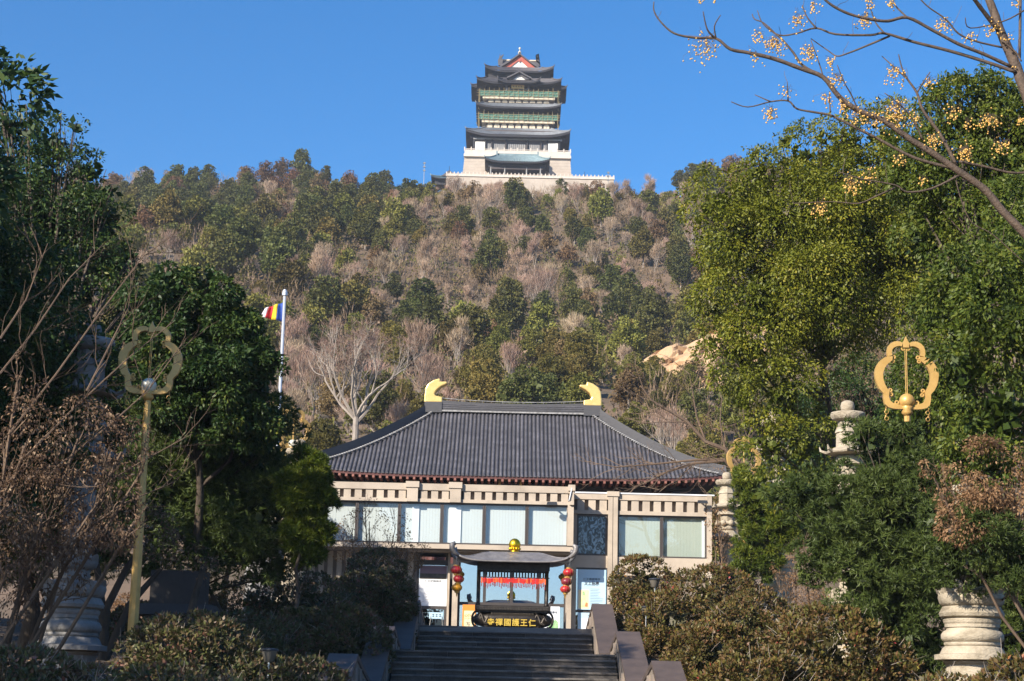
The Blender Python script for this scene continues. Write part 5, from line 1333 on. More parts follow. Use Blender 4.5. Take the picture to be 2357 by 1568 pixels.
tree('camphor_tree', 'sunlit yellow green broadleaf tree beside the hall roof', 'tree', (D(1960, 900, 54).x, 54.5, PLAZA), LA, 132000, .115, .052, 'leaf_camphor', 21, .2, core=5000, coreL=.30, nsub=28, sub=.40, rr=(.66, 1.02), droop=.7)
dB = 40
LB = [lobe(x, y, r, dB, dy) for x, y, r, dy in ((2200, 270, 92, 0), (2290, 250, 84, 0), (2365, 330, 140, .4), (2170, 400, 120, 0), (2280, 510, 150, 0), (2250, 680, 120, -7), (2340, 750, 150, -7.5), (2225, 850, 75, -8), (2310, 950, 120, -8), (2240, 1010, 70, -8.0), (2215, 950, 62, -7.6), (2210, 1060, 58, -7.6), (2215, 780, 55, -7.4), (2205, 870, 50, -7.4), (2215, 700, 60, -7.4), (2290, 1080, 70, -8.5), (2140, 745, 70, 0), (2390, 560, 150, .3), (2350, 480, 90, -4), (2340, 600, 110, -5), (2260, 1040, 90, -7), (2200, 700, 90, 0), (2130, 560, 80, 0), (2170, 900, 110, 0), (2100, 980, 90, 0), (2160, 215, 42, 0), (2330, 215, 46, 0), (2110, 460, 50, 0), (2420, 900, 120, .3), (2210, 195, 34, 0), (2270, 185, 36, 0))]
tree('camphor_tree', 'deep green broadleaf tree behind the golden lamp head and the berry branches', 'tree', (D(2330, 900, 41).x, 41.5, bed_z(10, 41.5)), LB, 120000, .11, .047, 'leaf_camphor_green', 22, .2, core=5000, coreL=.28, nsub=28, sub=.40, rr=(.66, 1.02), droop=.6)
# right yews
def yew(label, base, lobes, nw, mtl, seed, L=.11, W=.014, core=2500, per=10, name='yew_shrub'):
    t = thing(name, label, 'shrub', base); limbs('stems', base, lobes, .08, t, seed=seed); needles('needles', lobes, nw, L, W, mtl, seed, t, per, core); return t
dY = 35.5
LY = [lobe(x, y, r, dY, dy) for x, y, r, dy in ((2060, 1060, 90, .2), (1990, 1010, 50, 0), (2150, 1130, 90, .3), (1850, 1150, 75, .2), (1940, 1180, 100, 0), (2050, 1200, 120, 0), (1900, 1270, 80, 0), (2000, 1330, 110, -.2), (2110, 1320, 110, 0), (1980, 1420, 80, -.2), (2080, 1430, 100, -.1), (2140, 1470, 60, 0), (1800, 1130, 45, .4), (2090, 1000, 45, .3), (2030, 1520, 80, 0), (2120, 1550, 80, 0))]
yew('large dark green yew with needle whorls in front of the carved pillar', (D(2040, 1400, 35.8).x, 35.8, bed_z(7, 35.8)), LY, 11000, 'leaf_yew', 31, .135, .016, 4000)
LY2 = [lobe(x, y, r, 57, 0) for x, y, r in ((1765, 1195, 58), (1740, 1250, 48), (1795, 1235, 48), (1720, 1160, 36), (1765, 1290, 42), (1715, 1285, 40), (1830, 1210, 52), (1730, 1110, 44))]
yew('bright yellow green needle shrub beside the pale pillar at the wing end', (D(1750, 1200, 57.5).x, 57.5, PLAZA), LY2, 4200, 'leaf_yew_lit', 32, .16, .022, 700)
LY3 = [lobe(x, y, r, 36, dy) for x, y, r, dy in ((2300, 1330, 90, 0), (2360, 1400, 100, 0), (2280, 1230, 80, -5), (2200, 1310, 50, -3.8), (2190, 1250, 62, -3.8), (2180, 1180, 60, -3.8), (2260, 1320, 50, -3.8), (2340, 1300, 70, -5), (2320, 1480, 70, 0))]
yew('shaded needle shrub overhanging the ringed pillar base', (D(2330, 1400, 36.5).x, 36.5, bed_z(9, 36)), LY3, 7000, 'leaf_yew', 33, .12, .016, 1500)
# dry shrubs
def dry(name, label, base, lobes, n, mtl, seed, L=.07, W=.03, twl=1.0, group=None, lev=3, stems=6, tw='twig_brown', r0=.022, tuft=True):
    t = thing(name, label, 'shrub', base, group); rd = random.Random(seed); mb = MB()
    for k, l in enumerate(lobes):
        c = Vector(l[:3]); b = Vector(base) + Vector((rd.gauss(0, .2), rd.gauss(0, .2), -.1)); mid = b.lerp(c, .5) + Vector((rd.gauss(0, .15), rd.gauss(0, .15), 0))
        mb.tube([b, mid, c], [r0 * 1.6, r0 * 1.2, r0 * .8], 6, False)
        for j in range(stems):
            grow(mb, mid.lerp(c, rd.uniform(.2, 1)), (c - b) + Vector((rd.gauss(0, .8), rd.gauss(0, .8), rd.gauss(0, .6))), l[3] * .8 * twl, r0 * .6, lev - 1, rd, .2, .5, (2, 3), 4)
    mb.build('stems', tw, t)
    if n: foliage('dry_leaves', lobes, n, L, W, mtl, seed, parent=t, sub=.45, nsub=24, rr=(.2, 1.0), droop=.9)
    return t
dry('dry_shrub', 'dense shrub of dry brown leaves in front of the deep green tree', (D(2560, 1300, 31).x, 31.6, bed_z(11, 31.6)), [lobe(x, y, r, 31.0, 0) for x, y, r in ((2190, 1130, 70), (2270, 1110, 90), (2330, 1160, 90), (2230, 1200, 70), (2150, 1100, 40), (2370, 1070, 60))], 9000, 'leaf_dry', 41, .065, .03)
dry('dry_shrub', 'reddish twiggy shrub round the two tier pillar base', (D(1850, 1400, 46).x, 46.5, bed_z(8, 46.5)), [lobe(x, y, r, 46, 0) for x, y, r in ((1830, 1310, 45), (1860, 1360, 50), (1810, 1360, 40), (1890, 1400, 40), (1850, 1270, 35))], 1900, 'leaf_dry', 42, .06, .028)
dry('dry_shrub', 'sparse reddish creeper at the end post of the recessed wing', (D(1655, 1290, 63).x, 63, PLAZA), [lobe(x, y, r, 63, 0) for x, y, r in ((1650, 1190, 26), (1660, 1240, 28), (1648, 1270, 26))], 420, 'leaf_dry', 43, .08, .04)
dry('dry_shrub', 'thin bare shrub with rusty leaves in front of the upper windows', (D(865, 1280, 54.5).x, 54.8, PLAZA), [lobe(x, y, r, 54.5, 0) for x, y, r in ((850, 1200, 42), (910, 1215, 40), (810, 1215, 42), (870, 1250, 45), (930, 1265, 36), (790, 1255, 36), (840, 1165, 28))], 1300, 'leaf_dry', 44, .07, .032, r0=.016)
dry('dry_shrub', 'low rusty leaved shrub under the thin bare shrub', (D(900, 1280, 53.5).x, 53.6, PLAZA), [lobe(x, y, r, 53.5, 0) for x, y, r in ((880, 1275, 34), (935, 1285, 34), (970, 1272, 20), (830, 1275, 30))], 1900, 'leaf_dry', 45, .07, .032, r0=.012)
# left: tall shaded broadleaf, second tree, dark needle tree, big brown shrub
dL = 44
LL1 = [lobe(x, y, r, dL, dy) for x, y, r, dy in ((20, 290, 70, 0), (-30, 400, 150, .5), (125, 340, 78, 0), (205, 395, 66, 0), (230, 520, 92, 0), (100, 520, 150, 0), (260, 620, 72, -.2), (150, 680, 150, 0), (300, 700, 62, -.2), (20, 700, 160, -11), (5, 175, 36, .2), (-15, 110, 34, .2), (110, 850, 140, -11), (60, 980, 130, -11), (160, 1010, 90, -10.5), (250, 830, 120, 0), (300, 590, 36, -.2), (170, 290, 34, 0), (60, 240, 26, 0), (255, 440, 40, -.2), (-60, 900, 160, .6), (140, 265, 20, 0), (100, 1000, 140, 1), (240, 1000, 120, 1))]
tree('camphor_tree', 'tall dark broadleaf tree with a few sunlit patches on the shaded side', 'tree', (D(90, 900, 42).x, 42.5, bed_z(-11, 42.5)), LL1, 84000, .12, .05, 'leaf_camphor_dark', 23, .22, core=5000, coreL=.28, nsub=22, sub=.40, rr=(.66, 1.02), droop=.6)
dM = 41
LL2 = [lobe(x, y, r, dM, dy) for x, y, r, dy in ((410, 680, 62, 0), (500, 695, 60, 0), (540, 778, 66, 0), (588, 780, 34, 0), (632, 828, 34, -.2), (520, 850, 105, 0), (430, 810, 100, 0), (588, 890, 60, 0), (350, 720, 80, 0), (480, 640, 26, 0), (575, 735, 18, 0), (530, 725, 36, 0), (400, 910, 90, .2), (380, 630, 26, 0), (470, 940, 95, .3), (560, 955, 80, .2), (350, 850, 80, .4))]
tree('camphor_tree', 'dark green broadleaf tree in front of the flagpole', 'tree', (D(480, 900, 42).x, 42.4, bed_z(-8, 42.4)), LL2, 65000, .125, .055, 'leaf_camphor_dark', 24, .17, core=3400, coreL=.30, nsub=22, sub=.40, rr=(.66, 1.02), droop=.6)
dN = 43
LL3 = [lobe(x, y, r * 1.14, dN, dy) for x, y, r, dy in ((500, 1000, 120, 0), (600, 1040, 105, 0), (430, 1090, 115, 0), (560, 1170, 125, -.2), (650, 1170, 90, 0), (720, 1220, 46, 0), (480, 1240, 110, 0), (610, 960, 66, 0), (690, 1280, 44, 0), (400, 980, 90, .3), (590, 1260, 80, -.2), (330, 1150, 110, -1), (250, 1260, 90, -1), (140, 1240, 110, -1), (30, 1200, 120, -1), (350, 1300, 60, -1))]
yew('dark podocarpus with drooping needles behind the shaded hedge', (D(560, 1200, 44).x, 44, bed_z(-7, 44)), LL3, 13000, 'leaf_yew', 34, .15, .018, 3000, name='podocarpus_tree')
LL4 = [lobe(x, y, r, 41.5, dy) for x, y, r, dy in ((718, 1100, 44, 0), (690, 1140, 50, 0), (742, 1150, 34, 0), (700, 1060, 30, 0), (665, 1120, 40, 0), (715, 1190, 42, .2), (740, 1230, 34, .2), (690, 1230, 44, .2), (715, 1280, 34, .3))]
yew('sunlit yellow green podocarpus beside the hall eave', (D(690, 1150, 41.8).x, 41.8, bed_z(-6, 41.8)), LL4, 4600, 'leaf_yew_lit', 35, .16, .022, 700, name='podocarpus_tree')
dS_ = 27
LS = [lobe(x, y, r, dS_, dy) for x, y, r, dy in ((60, 1020, 120, 0), (180, 1010, 110, 0), (280, 1040, 90, 0), (100, 1180, 130, 0), (230, 1150, 110, 0), (330, 1080, 60, 0), (20, 1300, 120, 0), (140, 1320, 90, .5), (40, 880, 70, 0), (310, 1200, 50, 0))]
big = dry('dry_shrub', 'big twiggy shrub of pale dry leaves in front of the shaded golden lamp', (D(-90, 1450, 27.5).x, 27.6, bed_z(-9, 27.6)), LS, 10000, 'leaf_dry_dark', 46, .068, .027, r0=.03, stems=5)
rd = random.Random(12); mb = MB()
for pts in (((20, 1000), (130, 860), (230, 720), (330, 590), (400, 540)), ((60, 1050), (180, 930), (300, 820), (400, 740)), ((0, 860), (80, 760), (160, 640), (240, 560)), ((100, 1100), (250, 980), (340, 900), (420, 790)), ((30, 1250), (180, 1150), (330, 1060), (440, 1000)), ((160, 1250), (280, 1160), (400, 1110)), ((0, 780), (60, 690), (110, 560)), ((200, 900), (260, 780), (300, 700))):
    q = [D(x, y, dS_ + .3 * k) for k, (x, y) in enumerate(pts)]
    mb.tube(q, [.020 - .014 * i / (len(q) - 1) for i in range(len(q))], 5, False)
    for k in range(1, len(q)):
        for j in range(4): grow(mb, q[k - 1].lerp(q[k], rd.random()), (q[k] - q[k - 1]) + Vector((rd.gauss(0, .5), rd.gauss(0, .5), rd.gauss(0, .5))), .55, .007, 1, rd, .2, .4, (1, 2), 3)
mb.build('long_branches', 'twig_brown', big)
# dark leaning stems and sunlit scrub below the left trees
t = thing('leaning_shrub', 'dark leaning multi stemmed shrub under the shaded trees', 'shrub', (D(240, 1500, 36).x, 36.0, bed_z(-8, 36)))
mb = MB()
for pts in (((235, 1520), (245, 1400), (290, 1310), (340, 1240)), ((240, 1520), (300, 1390), (370, 1310)), ((245, 1500), (230, 1350), (210, 1220)), ((420, 1480), (450, 1370), (470, 1300))):
    q = [D(x, y, 36) for x, y in pts]; mb.tube(q, [.10 - .05 * i / (len(q) - 1) for i in range(len(q))], 8, False)
mb.build('stems', 'bark', t, smooth=True)
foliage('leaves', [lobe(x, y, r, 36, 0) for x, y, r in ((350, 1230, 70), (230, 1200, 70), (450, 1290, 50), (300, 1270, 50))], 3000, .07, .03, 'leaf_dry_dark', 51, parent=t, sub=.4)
for i, (x, y, r, d, n, lb) in enumerate(((270, 1440, 60, 62, 3600, 'sunlit ochre scrub seen between the leaning stems'), (430, 1420, 50, 64, 2600, 'sunlit ochre scrub seen behind the golden lamp foot'), (120, 1430, 60, 62, 2000, 'ochre scrub behind the weathered pillar'))):
    dry('dry_shrub', lb, (D(x, y, d).x, d + .3, PLAZA), [lobe(x, y, r, d, 0), lobe(x - 40, y + 10, r * .7, d, 0), lobe(x + 45, y - 12, r * .7, d, 0)], n, 'leaf_dry', 52 + i, .10, .045, lev=2)
# ------------------------------------------------------------------ clipped hedges
def hedge(label, blobs, d, n, mtl, seed, name='clipped_hedge'):
    """blobs: (x, y top centre, rx, ry) in view pixels"""
    lobes = []
    for (x, y, rx, ry) in blobs:
        l = lobe(x, y, rx * 1.12, d, 0, 1.0, ry * 1.12); lobes.append(l)
        zg = bed_z(l[0], d); z = l[2] - l[5] * .7; k = 0
        while z > zg - .1 and k < 4:
            lobes.append((l[0], l[1] + .05 * k, z, l[3] * (1.0 - .03 * k), l[4] * (1.0 - .03 * k), l[5])); z -= l[5] * .8; k += 1
    c = lobes[0]; zg = bed_z(c[0], d)
    t = thing(name, label, 'hedge', (c[0], c[1], zg))
    foliage('foliage', lobes, int(n * 1.45), .09, .048, mtl, seed, parent=t, sub=.15, nsub=190, rr=(.86, .98), droop=-.25, core=int(n * .08), coreL=.30)
    rd = random.Random(seed); mb = MB()
    for l in lobes:
        mb.tube([(l[0], l[1], zg - .2), (l[0], l[1], max(zg + .1, l[2]))], .05, 6)
        for k in range(26):
            dv = Vector((rd.gauss(0, 1), -abs(rd.gauss(0, 1)), abs(rd.gauss(0, .8)))).normalized()
            p0 = Vector((l[0] + dv.x * l[3] * .9, l[1] + dv.y * l[4] * .9, l[2] + dv.z * l[5] * .9)); e = p0 + (dv + Vector((rd.gauss(0, .5), 0, rd.gauss(.4, .4)))).normalized() * rd.uniform(.15, .4)
            mb.tube([p0, p0.lerp(e, .5) + Vector((rd.gauss(0, .02), 0, 0)), e], [.006, .005, .003], 3, False)
    mb.build('twigs', 'bark_pale', t)['kind'] = 'stuff'
    return t
HG, HD = 'leaf_hedge', 'leaf_hedge_green'
hedge('rounded hedge mound at the sunlit head of the stairs against the wide window', [(1480, 1348, 72, 66)], 51, 9000, HG, 61)
hedge('red tipped hedge mound below the pale pillar at the wing end', [(1640, 1395, 110, 88), (1720, 1410, 60, 70)], 47.5, 11000, HG, 62)
hedge('hedge mound beside the topmost sunlit parapet slab', [(1545, 1450, 95, 85)], 45.5, 9000, HG, 63)
hedge('hedge mound below the two tier pillar base', [(1740, 1470, 120, 100), (1840, 1470, 70, 60)], 42, 12000, HG, 64)
hedge('hedge mound beside the middle sunlit parapet slab', [(1640, 1545, 120, 105)], 39.5, 11000, HG, 65)
hedge('large brown twiggy hedge mound in front of the yew', [(1900, 1540, 140, 140), (2010, 1560, 100, 110)], 35, 15000, HG, 66)
hedge('hedge mound at the foot of the sunlit parapet slabs', [(1740, 1620, 150, 110)], 33.5, 11000, HG, 67)
hedge('dark red hedge corner in front of the ringed pillar base', [(2340, 1600, 90, 82)], 25.5, 7000, HG, 68)
hedge('low hedge strip at the foot of the ringed pillar base', [(2190, 1620, 110, 62)], 29, 6000, HG, 69)
hedge('rounded dark hedge mound at the shaded head of the stairs', [(868, 1335, 72, 68)], 51, 9000, HD, 71)
hedge('dark hedge mound beside the topmost shaded parapet slab', [(890, 1393, 68, 82), (820, 1405, 80, 80)], 48.5, 11000, HD, 72)
hedge('dark hedge mound in front of the small stone figure', [(620, 1408, 120, 82), (720, 1405, 90, 85)], 46, 12000, HD, 73)
hedge('dark hedge mound beside the middle shaded parapet slab', [(800, 1495, 95, 92), (700, 1495, 90, 90)], 41.5, 12000, HD, 74)
hedge('dark hedge mound behind the shaded garden lamp', [(580, 1498, 130, 84)], 38, 10000, HD, 75)
hedge('broad red tipped hedge mound in front of the shaded golden lamp', [(450, 1500, 150, 80), (350, 1520, 90, 70)], 32, 13000, HD, 76)
hedge('dark hedge mound at the foot of the shaded parapet slabs', [(700, 1610, 110, 90), (600, 1600, 110, 84)], 31.5, 11000, HD, 77)
hedge('low dark hedge in front of the weathered pillar', [(60, 1570, 130, 70), (190, 1600, 100, 60)], 25, 9000, HD, 78)
hedge('dark hedge mound behind the stone stele', [(330, 1445, 80, 52), (460, 1435, 80, 52)], 46, 9000, HD, 80)
hedge('low dark hedge below the broad red tipped mound', [(400, 1620, 170, 80)], 27.5, 9000, HD, 79)

# ------------------------------------------------------------------ berry tree, its branches reaching in from beyond the frame
def zb2(x, y, d): return P(625 + x * .17538, y * .17538, d)
dC = 27.0
bt = thing('berry_tree', 'bare chinaberry tree with hanging yellow berry clusters across the sky', 'tree', (P(1105, 600, dC).x, dC + .4, bed_z(9, dC)))
BR = [
 ([(2420, 1500), (2275, 1330), (2150, 1200), (2050, 1080), (1900, 975), (1750, 870), (1620, 790), (1480, 690), (1330, 630), (1220, 550), (1130, 440), (1000, 390), (850, 335), (700, 300), (600, 280), (520, 220), (400, 215), (280, 190), (200, 120), (165, 60), (165, 10)], 27, 3.2),
 ([(1130, 440), (1010, 370), (960, 300), (900, 230), (850, 185), (790, 130), (740, 110), (725, 80)], 9, 3), ([(520, 220), (470, 170), (445, 65)], 7, 3), ([(520, 220), (510, 150), (545, 85)], 5, 3),
 ([(1900, 975), (1870, 960), (1650, 900), (1440, 790), (1300, 720), (1180, 660), (1080, 640), (980, 620), (930, 575), (830, 580), (700, 610), (605, 580)], 11, 3), ([(830, 580), (740, 540)], 5, 2.5), ([(930, 575), (925, 465)], 5, 2.5),
 ([(1890, 940), (1800, 770), (1700, 630), (1665, 530), (1610, 450), (1580, 390), (1560, 310)], 12, 3.5), ([(1665, 530), (1700, 470), (1740, 410)], 6, 3), ([(1610, 450), (1520, 370), (1465, 320)], 6, 3), ([(1700, 800), (1640, 680), (1570, 600), (1480, 530)], 6, 3),
 ([(2460, 800), (2340, 640), (2275, 500), (2230, 380), (2150, 200), (2100, 60), (2060, -40)], 42, 24), ([(2110, 150), (2040, 60), (1980, -20)], 15, 12),
 ([(2225, 410), (2050, 350), (1850, 290), (1650, 240), (1480, 190), (1400, 200), (1200, 195), (1090, 160), (980, 190), (880, 200), (790, 140), (755, 60)], 12, 3), ([(1480, 190), (1430, 130), (1400, 50)], 6, 3), ([(1090, 160), (1040, 100), (1010, 30)], 6, 3),
 ([(2200, 380), (2050, 310), (1900, 250), (1750, 170), (1610, 100), (1500, 120), (1400, 110), (1280, 80), (1180, 30), (1110, -30)], 12, 8), ([(1610, 100), (1540, 30), (1520, -30)], 6, 4),
 ([(2150, 270), (2000, 235), (1900, 190), (1830, 110), (1730, 40), (1670, -20)], 7, 4), ([(1510, 205), (1380, 260), (1280, 300), (1210, 320), (1160, 290), (1060, 220)], 7, 3), ([(1130, 440), (1110, 370), (1060, 230)], 5, 3),
 ([(1905, 1000), (1750, 1075), (1610, 1095), (1540, 1055), (1350, 1020), (1220, 980)], 8, 3), ([(1540, 1070), (1430, 1120), (1330, 1160), (1180, 1150), (960, 1160)], 6, 2.5), ([(1905, 920), (2050, 950), (2200, 985), (2330, 980)], 9, 7), ([(1880, 1000), (1920, 1150), (1980, 1270), (2100, 1340), (2290, 1510)], 4, 3), ([(2255, -20), (2250, 330)], 9, 9), ([(2150, 230), (2230, 300), (2260, 350)], 7, 5), ([(1330, 630), (1290, 540), (1250, 470), (1210, 370)], 5, 3), ([(2275, 60), (2160, 120), (1970, 160), (1940, 100)], 5, 3), ([(1170, 640), (1165, 520)], 5, 3)]
k_ = .17538 / pm(dC, 8); rdc = random.Random(77); TW = MB()
for j, (pts, r0, r1) in enumerate(BR):
    dd = dC + .5 * math.sin(j * 2.1); off = rdc.uniform(-.5, .5)
    n = len(pts); q = [zb2(x, y, dC + (off * i / n if j else 0)) for i, (x, y) in enumerate(pts)]
    # smooth the polyline
    sm_ = []
    for i in range(n - 1):
        p0, p1, p2, p3 = q[max(i - 1, 0)], q[i], q[i + 1], q[min(i + 2, n - 1)]
        for t in (0, .25, .5, .75):
            sm_.append(0.5 * ((2 * p1) + (p2 - p0) * t + (2 * p0 - 5 * p1 + 4 * p2 - p3) * t * t + (3 * p1 - p0 - 3 * p2 + p3) * t ** 3))
    sm_.append(q[-1]); N = len(sm_)
    MB().tube(sm_, [(r0 + (r1 - r0) * i / (N - 1)) * k_ * .95 * rdc.uniform(.94, 1.06) for i in range(N)], 8).build('branch', 'bark_cherry', bt, smooth=True)
    for i in range(4, N, 3):
        if rdc.random() < .35: grow(TW, sm_[i], Vector((rdc.gauss(0, .6), rdc.gauss(0, .5), .8)), rdc.uniform(.12, .4), .0055, 0, rdc, .5, .4, (0, 1), 4)
TW.build('spurs', 'bark_cherry', bt)['kind'] = 'stuff'
a = zb2(2420, 1500, dC); b = zb2(2460, 800, dC); base = Vector((bt.location))
MB().tube([base - Vector((0, 0, .3)), base.lerp(a, .5) + Vector((.1, 0, 0)), a, a.lerp(b, .5) + Vector((.25, 0, 0)), b], [.24, .18, .15, .135, .12], 12).build('trunk', 'bark_cherry', bt, smooth=True)
CL = [(460, 280, 85, 80), (430, 5, 25, 10), (510, 10, 12, 5), (760, 205, 45, 30), (860, 250, 55, 80), (750, 330, 45, 20), (990, 110, 50, 44), (1045, 310, 50, 60), (1080, 40, 45, 25), (1170, 350, 35, 22), (1370, 110, 50, 55), (1390, 20, 35, 25), (1540, 430, 70, 50), (1210, 450, 45, 44), (1140, 560, 45, 22), (1240, 600, 50, 45), (830, 650, 45, 50), (910, 525, 45, 14), (1545, 640, 80, 130), (1330, 660, 60, 45), (1810, 140, 55, 42), (1970, 215, 35, 24), (2100, 160, 55, 55), (2180, 220, 35, 15), (1740, 470, 35, 26), (1655, 680, 45, 26), (1760, 810, 55, 55), (1940, 870, 50, 75), (1870, 650, 50, 35), (2080, 690, 60, 65), (2140, 840, 50, 45), (1290, 1060, 55, 64), (1570, 910, 45, 26), (1110, 1190, 50, 40), (1390, 1000, 45, 25), (2255, 690, 25, 20), (1510, 20, 35, 20), (2230, 390, 25, 8), (1700, 1030, 35, 15), (2230, 20, 30, 14), (1420, 700, 60, 30), (1960, 700, 50, 20)]
for (x, y, r, n) in CL:
    mb = MB(); stalk = MB(); tp_ = zb2(x + rdc.uniform(-10, 10), y - r * .85, dC)
    for i in range(n):
        p = zb2(x + rdc.gauss(0, r * .5), y + rdc.gauss(0, r * .5) + r * .1, dC + rdc.gauss(0, .10)); rb_ = rdc.uniform(.0125, .0165)
        mb.lathe([(.002, -rb_), (rb_ * .8, -rb_ * .6), (rb_, 0), (rb_ * .8, rb_ * .6), (.002, rb_)], 6, p)
        if i % 2 == 0: stalk.tube([p, p + Vector((rdc.gauss(0, .015), 0, .08)), p.lerp(tp_, .8)], .0022, 3, False)
    o = mb.build('berry_cluster', 'berry', bt, smooth=True); o['kind'] = 'stuff'; stalk.build('stalks', 'bark_cherry', o)['kind'] = 'stuff'

# ------------------------------------------------------------------ bare trees near the hall
t = thing('bare_tree', 'bare twiggy tree reaching over the right slope of the hall roof', 'tree', (P(742, 560, 72).x, 72, PLAZA))
mb = MB(); rd = random.Random(9); dT = 71
for pts, r0 in (([(2450, 1000), (2440, 700), (2430, 560), (2357, 480), (2250, 440), (2150, 330), (2050, 270), (1950, 210), (1890, 130)], .13), ([(2440, 640), (2357, 545), (2180, 560), (2050, 600), (1850, 700), (1800, 760)], .08), ([(2357, 540), (2200, 540), (1950, 565), (1750, 580), (1650, 560)], .06), ([(2250, 440), (2200, 300), (2180, 180), (2160, 60)], .05), ([(2150, 330), (2000, 330), (1880, 340)], .03), ([(2430, 560), (2500, 380), (2520, 200)], .07), ([(2357, 480), (2330, 330), (2340, 180)], .05), ([(2200, 540), (2100, 650), (1960, 720)], .03)):
    q = [P(300 + x * .1803, 362.5 + y * .1803, dT) for x, y in pts]; mb.tube(q, [r0 * (1 - .8 * i / (len(q) - 1)) for i in range(len(q))], 6, False)
    for i in range(1, len(q)):
        L = (q[i] - q[i - 1]).length
        for j in range(max(2, int(L * 3.2))):
            if q[i].z > PLAZA + 3.4: grow(mb, q[i - 1].lerp(q[i], rd.random()), (q[i] - q[i - 1]).normalized() + Vector((rd.gauss(0, .7), rd.gauss(0, .7), rd.gauss(.1, .6))), rd.uniform(.5, 1.1), .019, 2, rd, .15, .5, (1, 3), 3)
mb.build('branches', 'twig_brown', t)
foliage('dry_leaves', [lobe(x, y, r, dT, 0) for x, y, r in ((1690, 1080, 40), (1650, 1060, 30), (1670, 1130, 34), (1620, 1000, 40))], 900, .08, .035, 'leaf_dry', 88, parent=t, rr=(.2, 1))
p = D(818, 1000, 158)
t = thing('bare_tree', 'large pale bare tree with spreading crown behind the hall roof', 'tree', (p.x, 158, hill_z(p.x, 158)))
mb = MB(); tips = []; rd = random.Random(15); z0_ = hill_z(p.x, 158)
mb.tube([(p.x, 158, z0_ - 1), (p.x, 158, p.z + 1.6)], [.34, .26], 8, False)
for a in range(7): grow(mb, (p.x, 158, p.z + 1.0 + .1 * a), (math.cos(a * .9), .5 * math.sin(a * .9), 1.1), 3.4, .17, 4, rd, .25, .42, (1, 3), 5, tips, .72, .15)
mb.build('branches', 'bark_pale', t)
tp2 = np.array([tuple(a) for a, b in tips]); rng = np.random.default_rng(5); kk = 8
pp = np.repeat(tp2, kk, 0); q = leaf_quads(pp, np.repeat(np.array([tuple(b) for a, b in tips]), kk, 0) + rng.normal(size=pp.shape) * .6, rng.uniform(.4, 1.0, len(pp)), .03, rng)
link('twigs', np_mesh('twigs', q, 4, rng.random(len(pp)), 'twig_tint'), t)

# ------------------------------------------------------------------ trees beyond the frame that shade the left side
def shade_tree(x, y, s, rz, label):
    o = copy_tree(TT, (x, y, bed_z(x, y) if y > 22 else 0), s, rz); o['label'] = label
lt = [(0, 0, 8.4, 2.4, 2.4, 1.9), (1.3, .6, 7.2, 2.0, 2.0, 1.6), (-1.5, .4, 7.0, 2.1, 2.1, 1.6), (.4, -1.5, 6.6, 2.0, 2.0, 1.6), (-.3, 1.6, 6.4, 2.0, 2.0, 1.6), (1.8, -.6, 5.4, 1.7, 1.7, 1.4), (-1.8, -.9, 5.2, 1.7, 1.7, 1.4), (.2, .2, 5.2, 2.2, 2.2, 1.6)]
TT = tree('camphor_tree', 'broadleaf tree in the row left of the stairs', 'tree', (0, 0, 0), lt, 46000, .14, .058, 'leaf_camphor_dark', 29, .22, core=2500, coreL=.4)
TT.location = (-13.8, 29, bed_z(-14, 29)); TT.scale = (1.45,) * 3
TT['label'] = 'broadleaf tree left of the brown shrub beyond the picture edge'
shade_tree(-15.5, 15.5, 1.2, 1.0, 'broadleaf tree beside the lower path beyond the picture edge'); shade_tree(-15.5, 39.5, 1.0, .6, 'broadleaf tree left of the tall shaded tree beyond the picture edge'); shade_tree(-10.9, 33.6, .85, 2.2, 'dark broadleaf tree behind the big twiggy shrub'); shade_tree(-13.5, 58, .72, 1.4, 'dark broadleaf tree behind the stone stele'); shade_tree(D(1985, 880, 63).x, 63, 1.0, .3, 'dark broadleaf tree filling the gap behind the pillar knob'); shade_tree(-9.6, 60.5, .66, 4.1, 'dark broadleaf tree beside the ribbed screen of the gallery'); shade_tree(-17.5, 43, 1.1, 3.0, 'broadleaf tree left of the podocarpus beyond the picture edge')

# ------------------------------------------------------------------ wooded hillside
def hill_tree(name, mtl, seed, n=3000, L=.42, W=.27, tall=1.0):
    rd = random.Random(seed); lobes = []
    for i in range(9):
        a = rd.uniform(0, 6.28); rr = rd.uniform(.3, 2.0); z = rd.uniform(2.6, 5.6) * tall
        k = rd.uniform(1.0, 1.6) * (1 - .06 * z); lobes.append((rr * math.cos(a), rr * math.sin(a), z, k, k, k * .82))
    lobes.append((0, 0, 5.6 * tall, 1.4, 1.4, 1.1)); lobes.append((0, 0, 3.4 * tall, 1.9, 1.9, 1.6))
    t = thing(name, '', 'tree'); mb = MB(); mb.tube([(0, 0, -1.5), (.1, 0, 2), (0, .1, 5 * tall)], [.22, .16, .06], 5, False)
    for l in lobes[:6]: mb.tube([(0, 0, 1.6), l[:3]], [.09, .03], 4, False)
    mb.build('trunk', 'bark_pale', t)
    foliage('crown', lobes, n, L, W, mtl, seed, parent=t, sub=.42, nsub=12, core=260, coreL=.9, droop=.1)
    return t
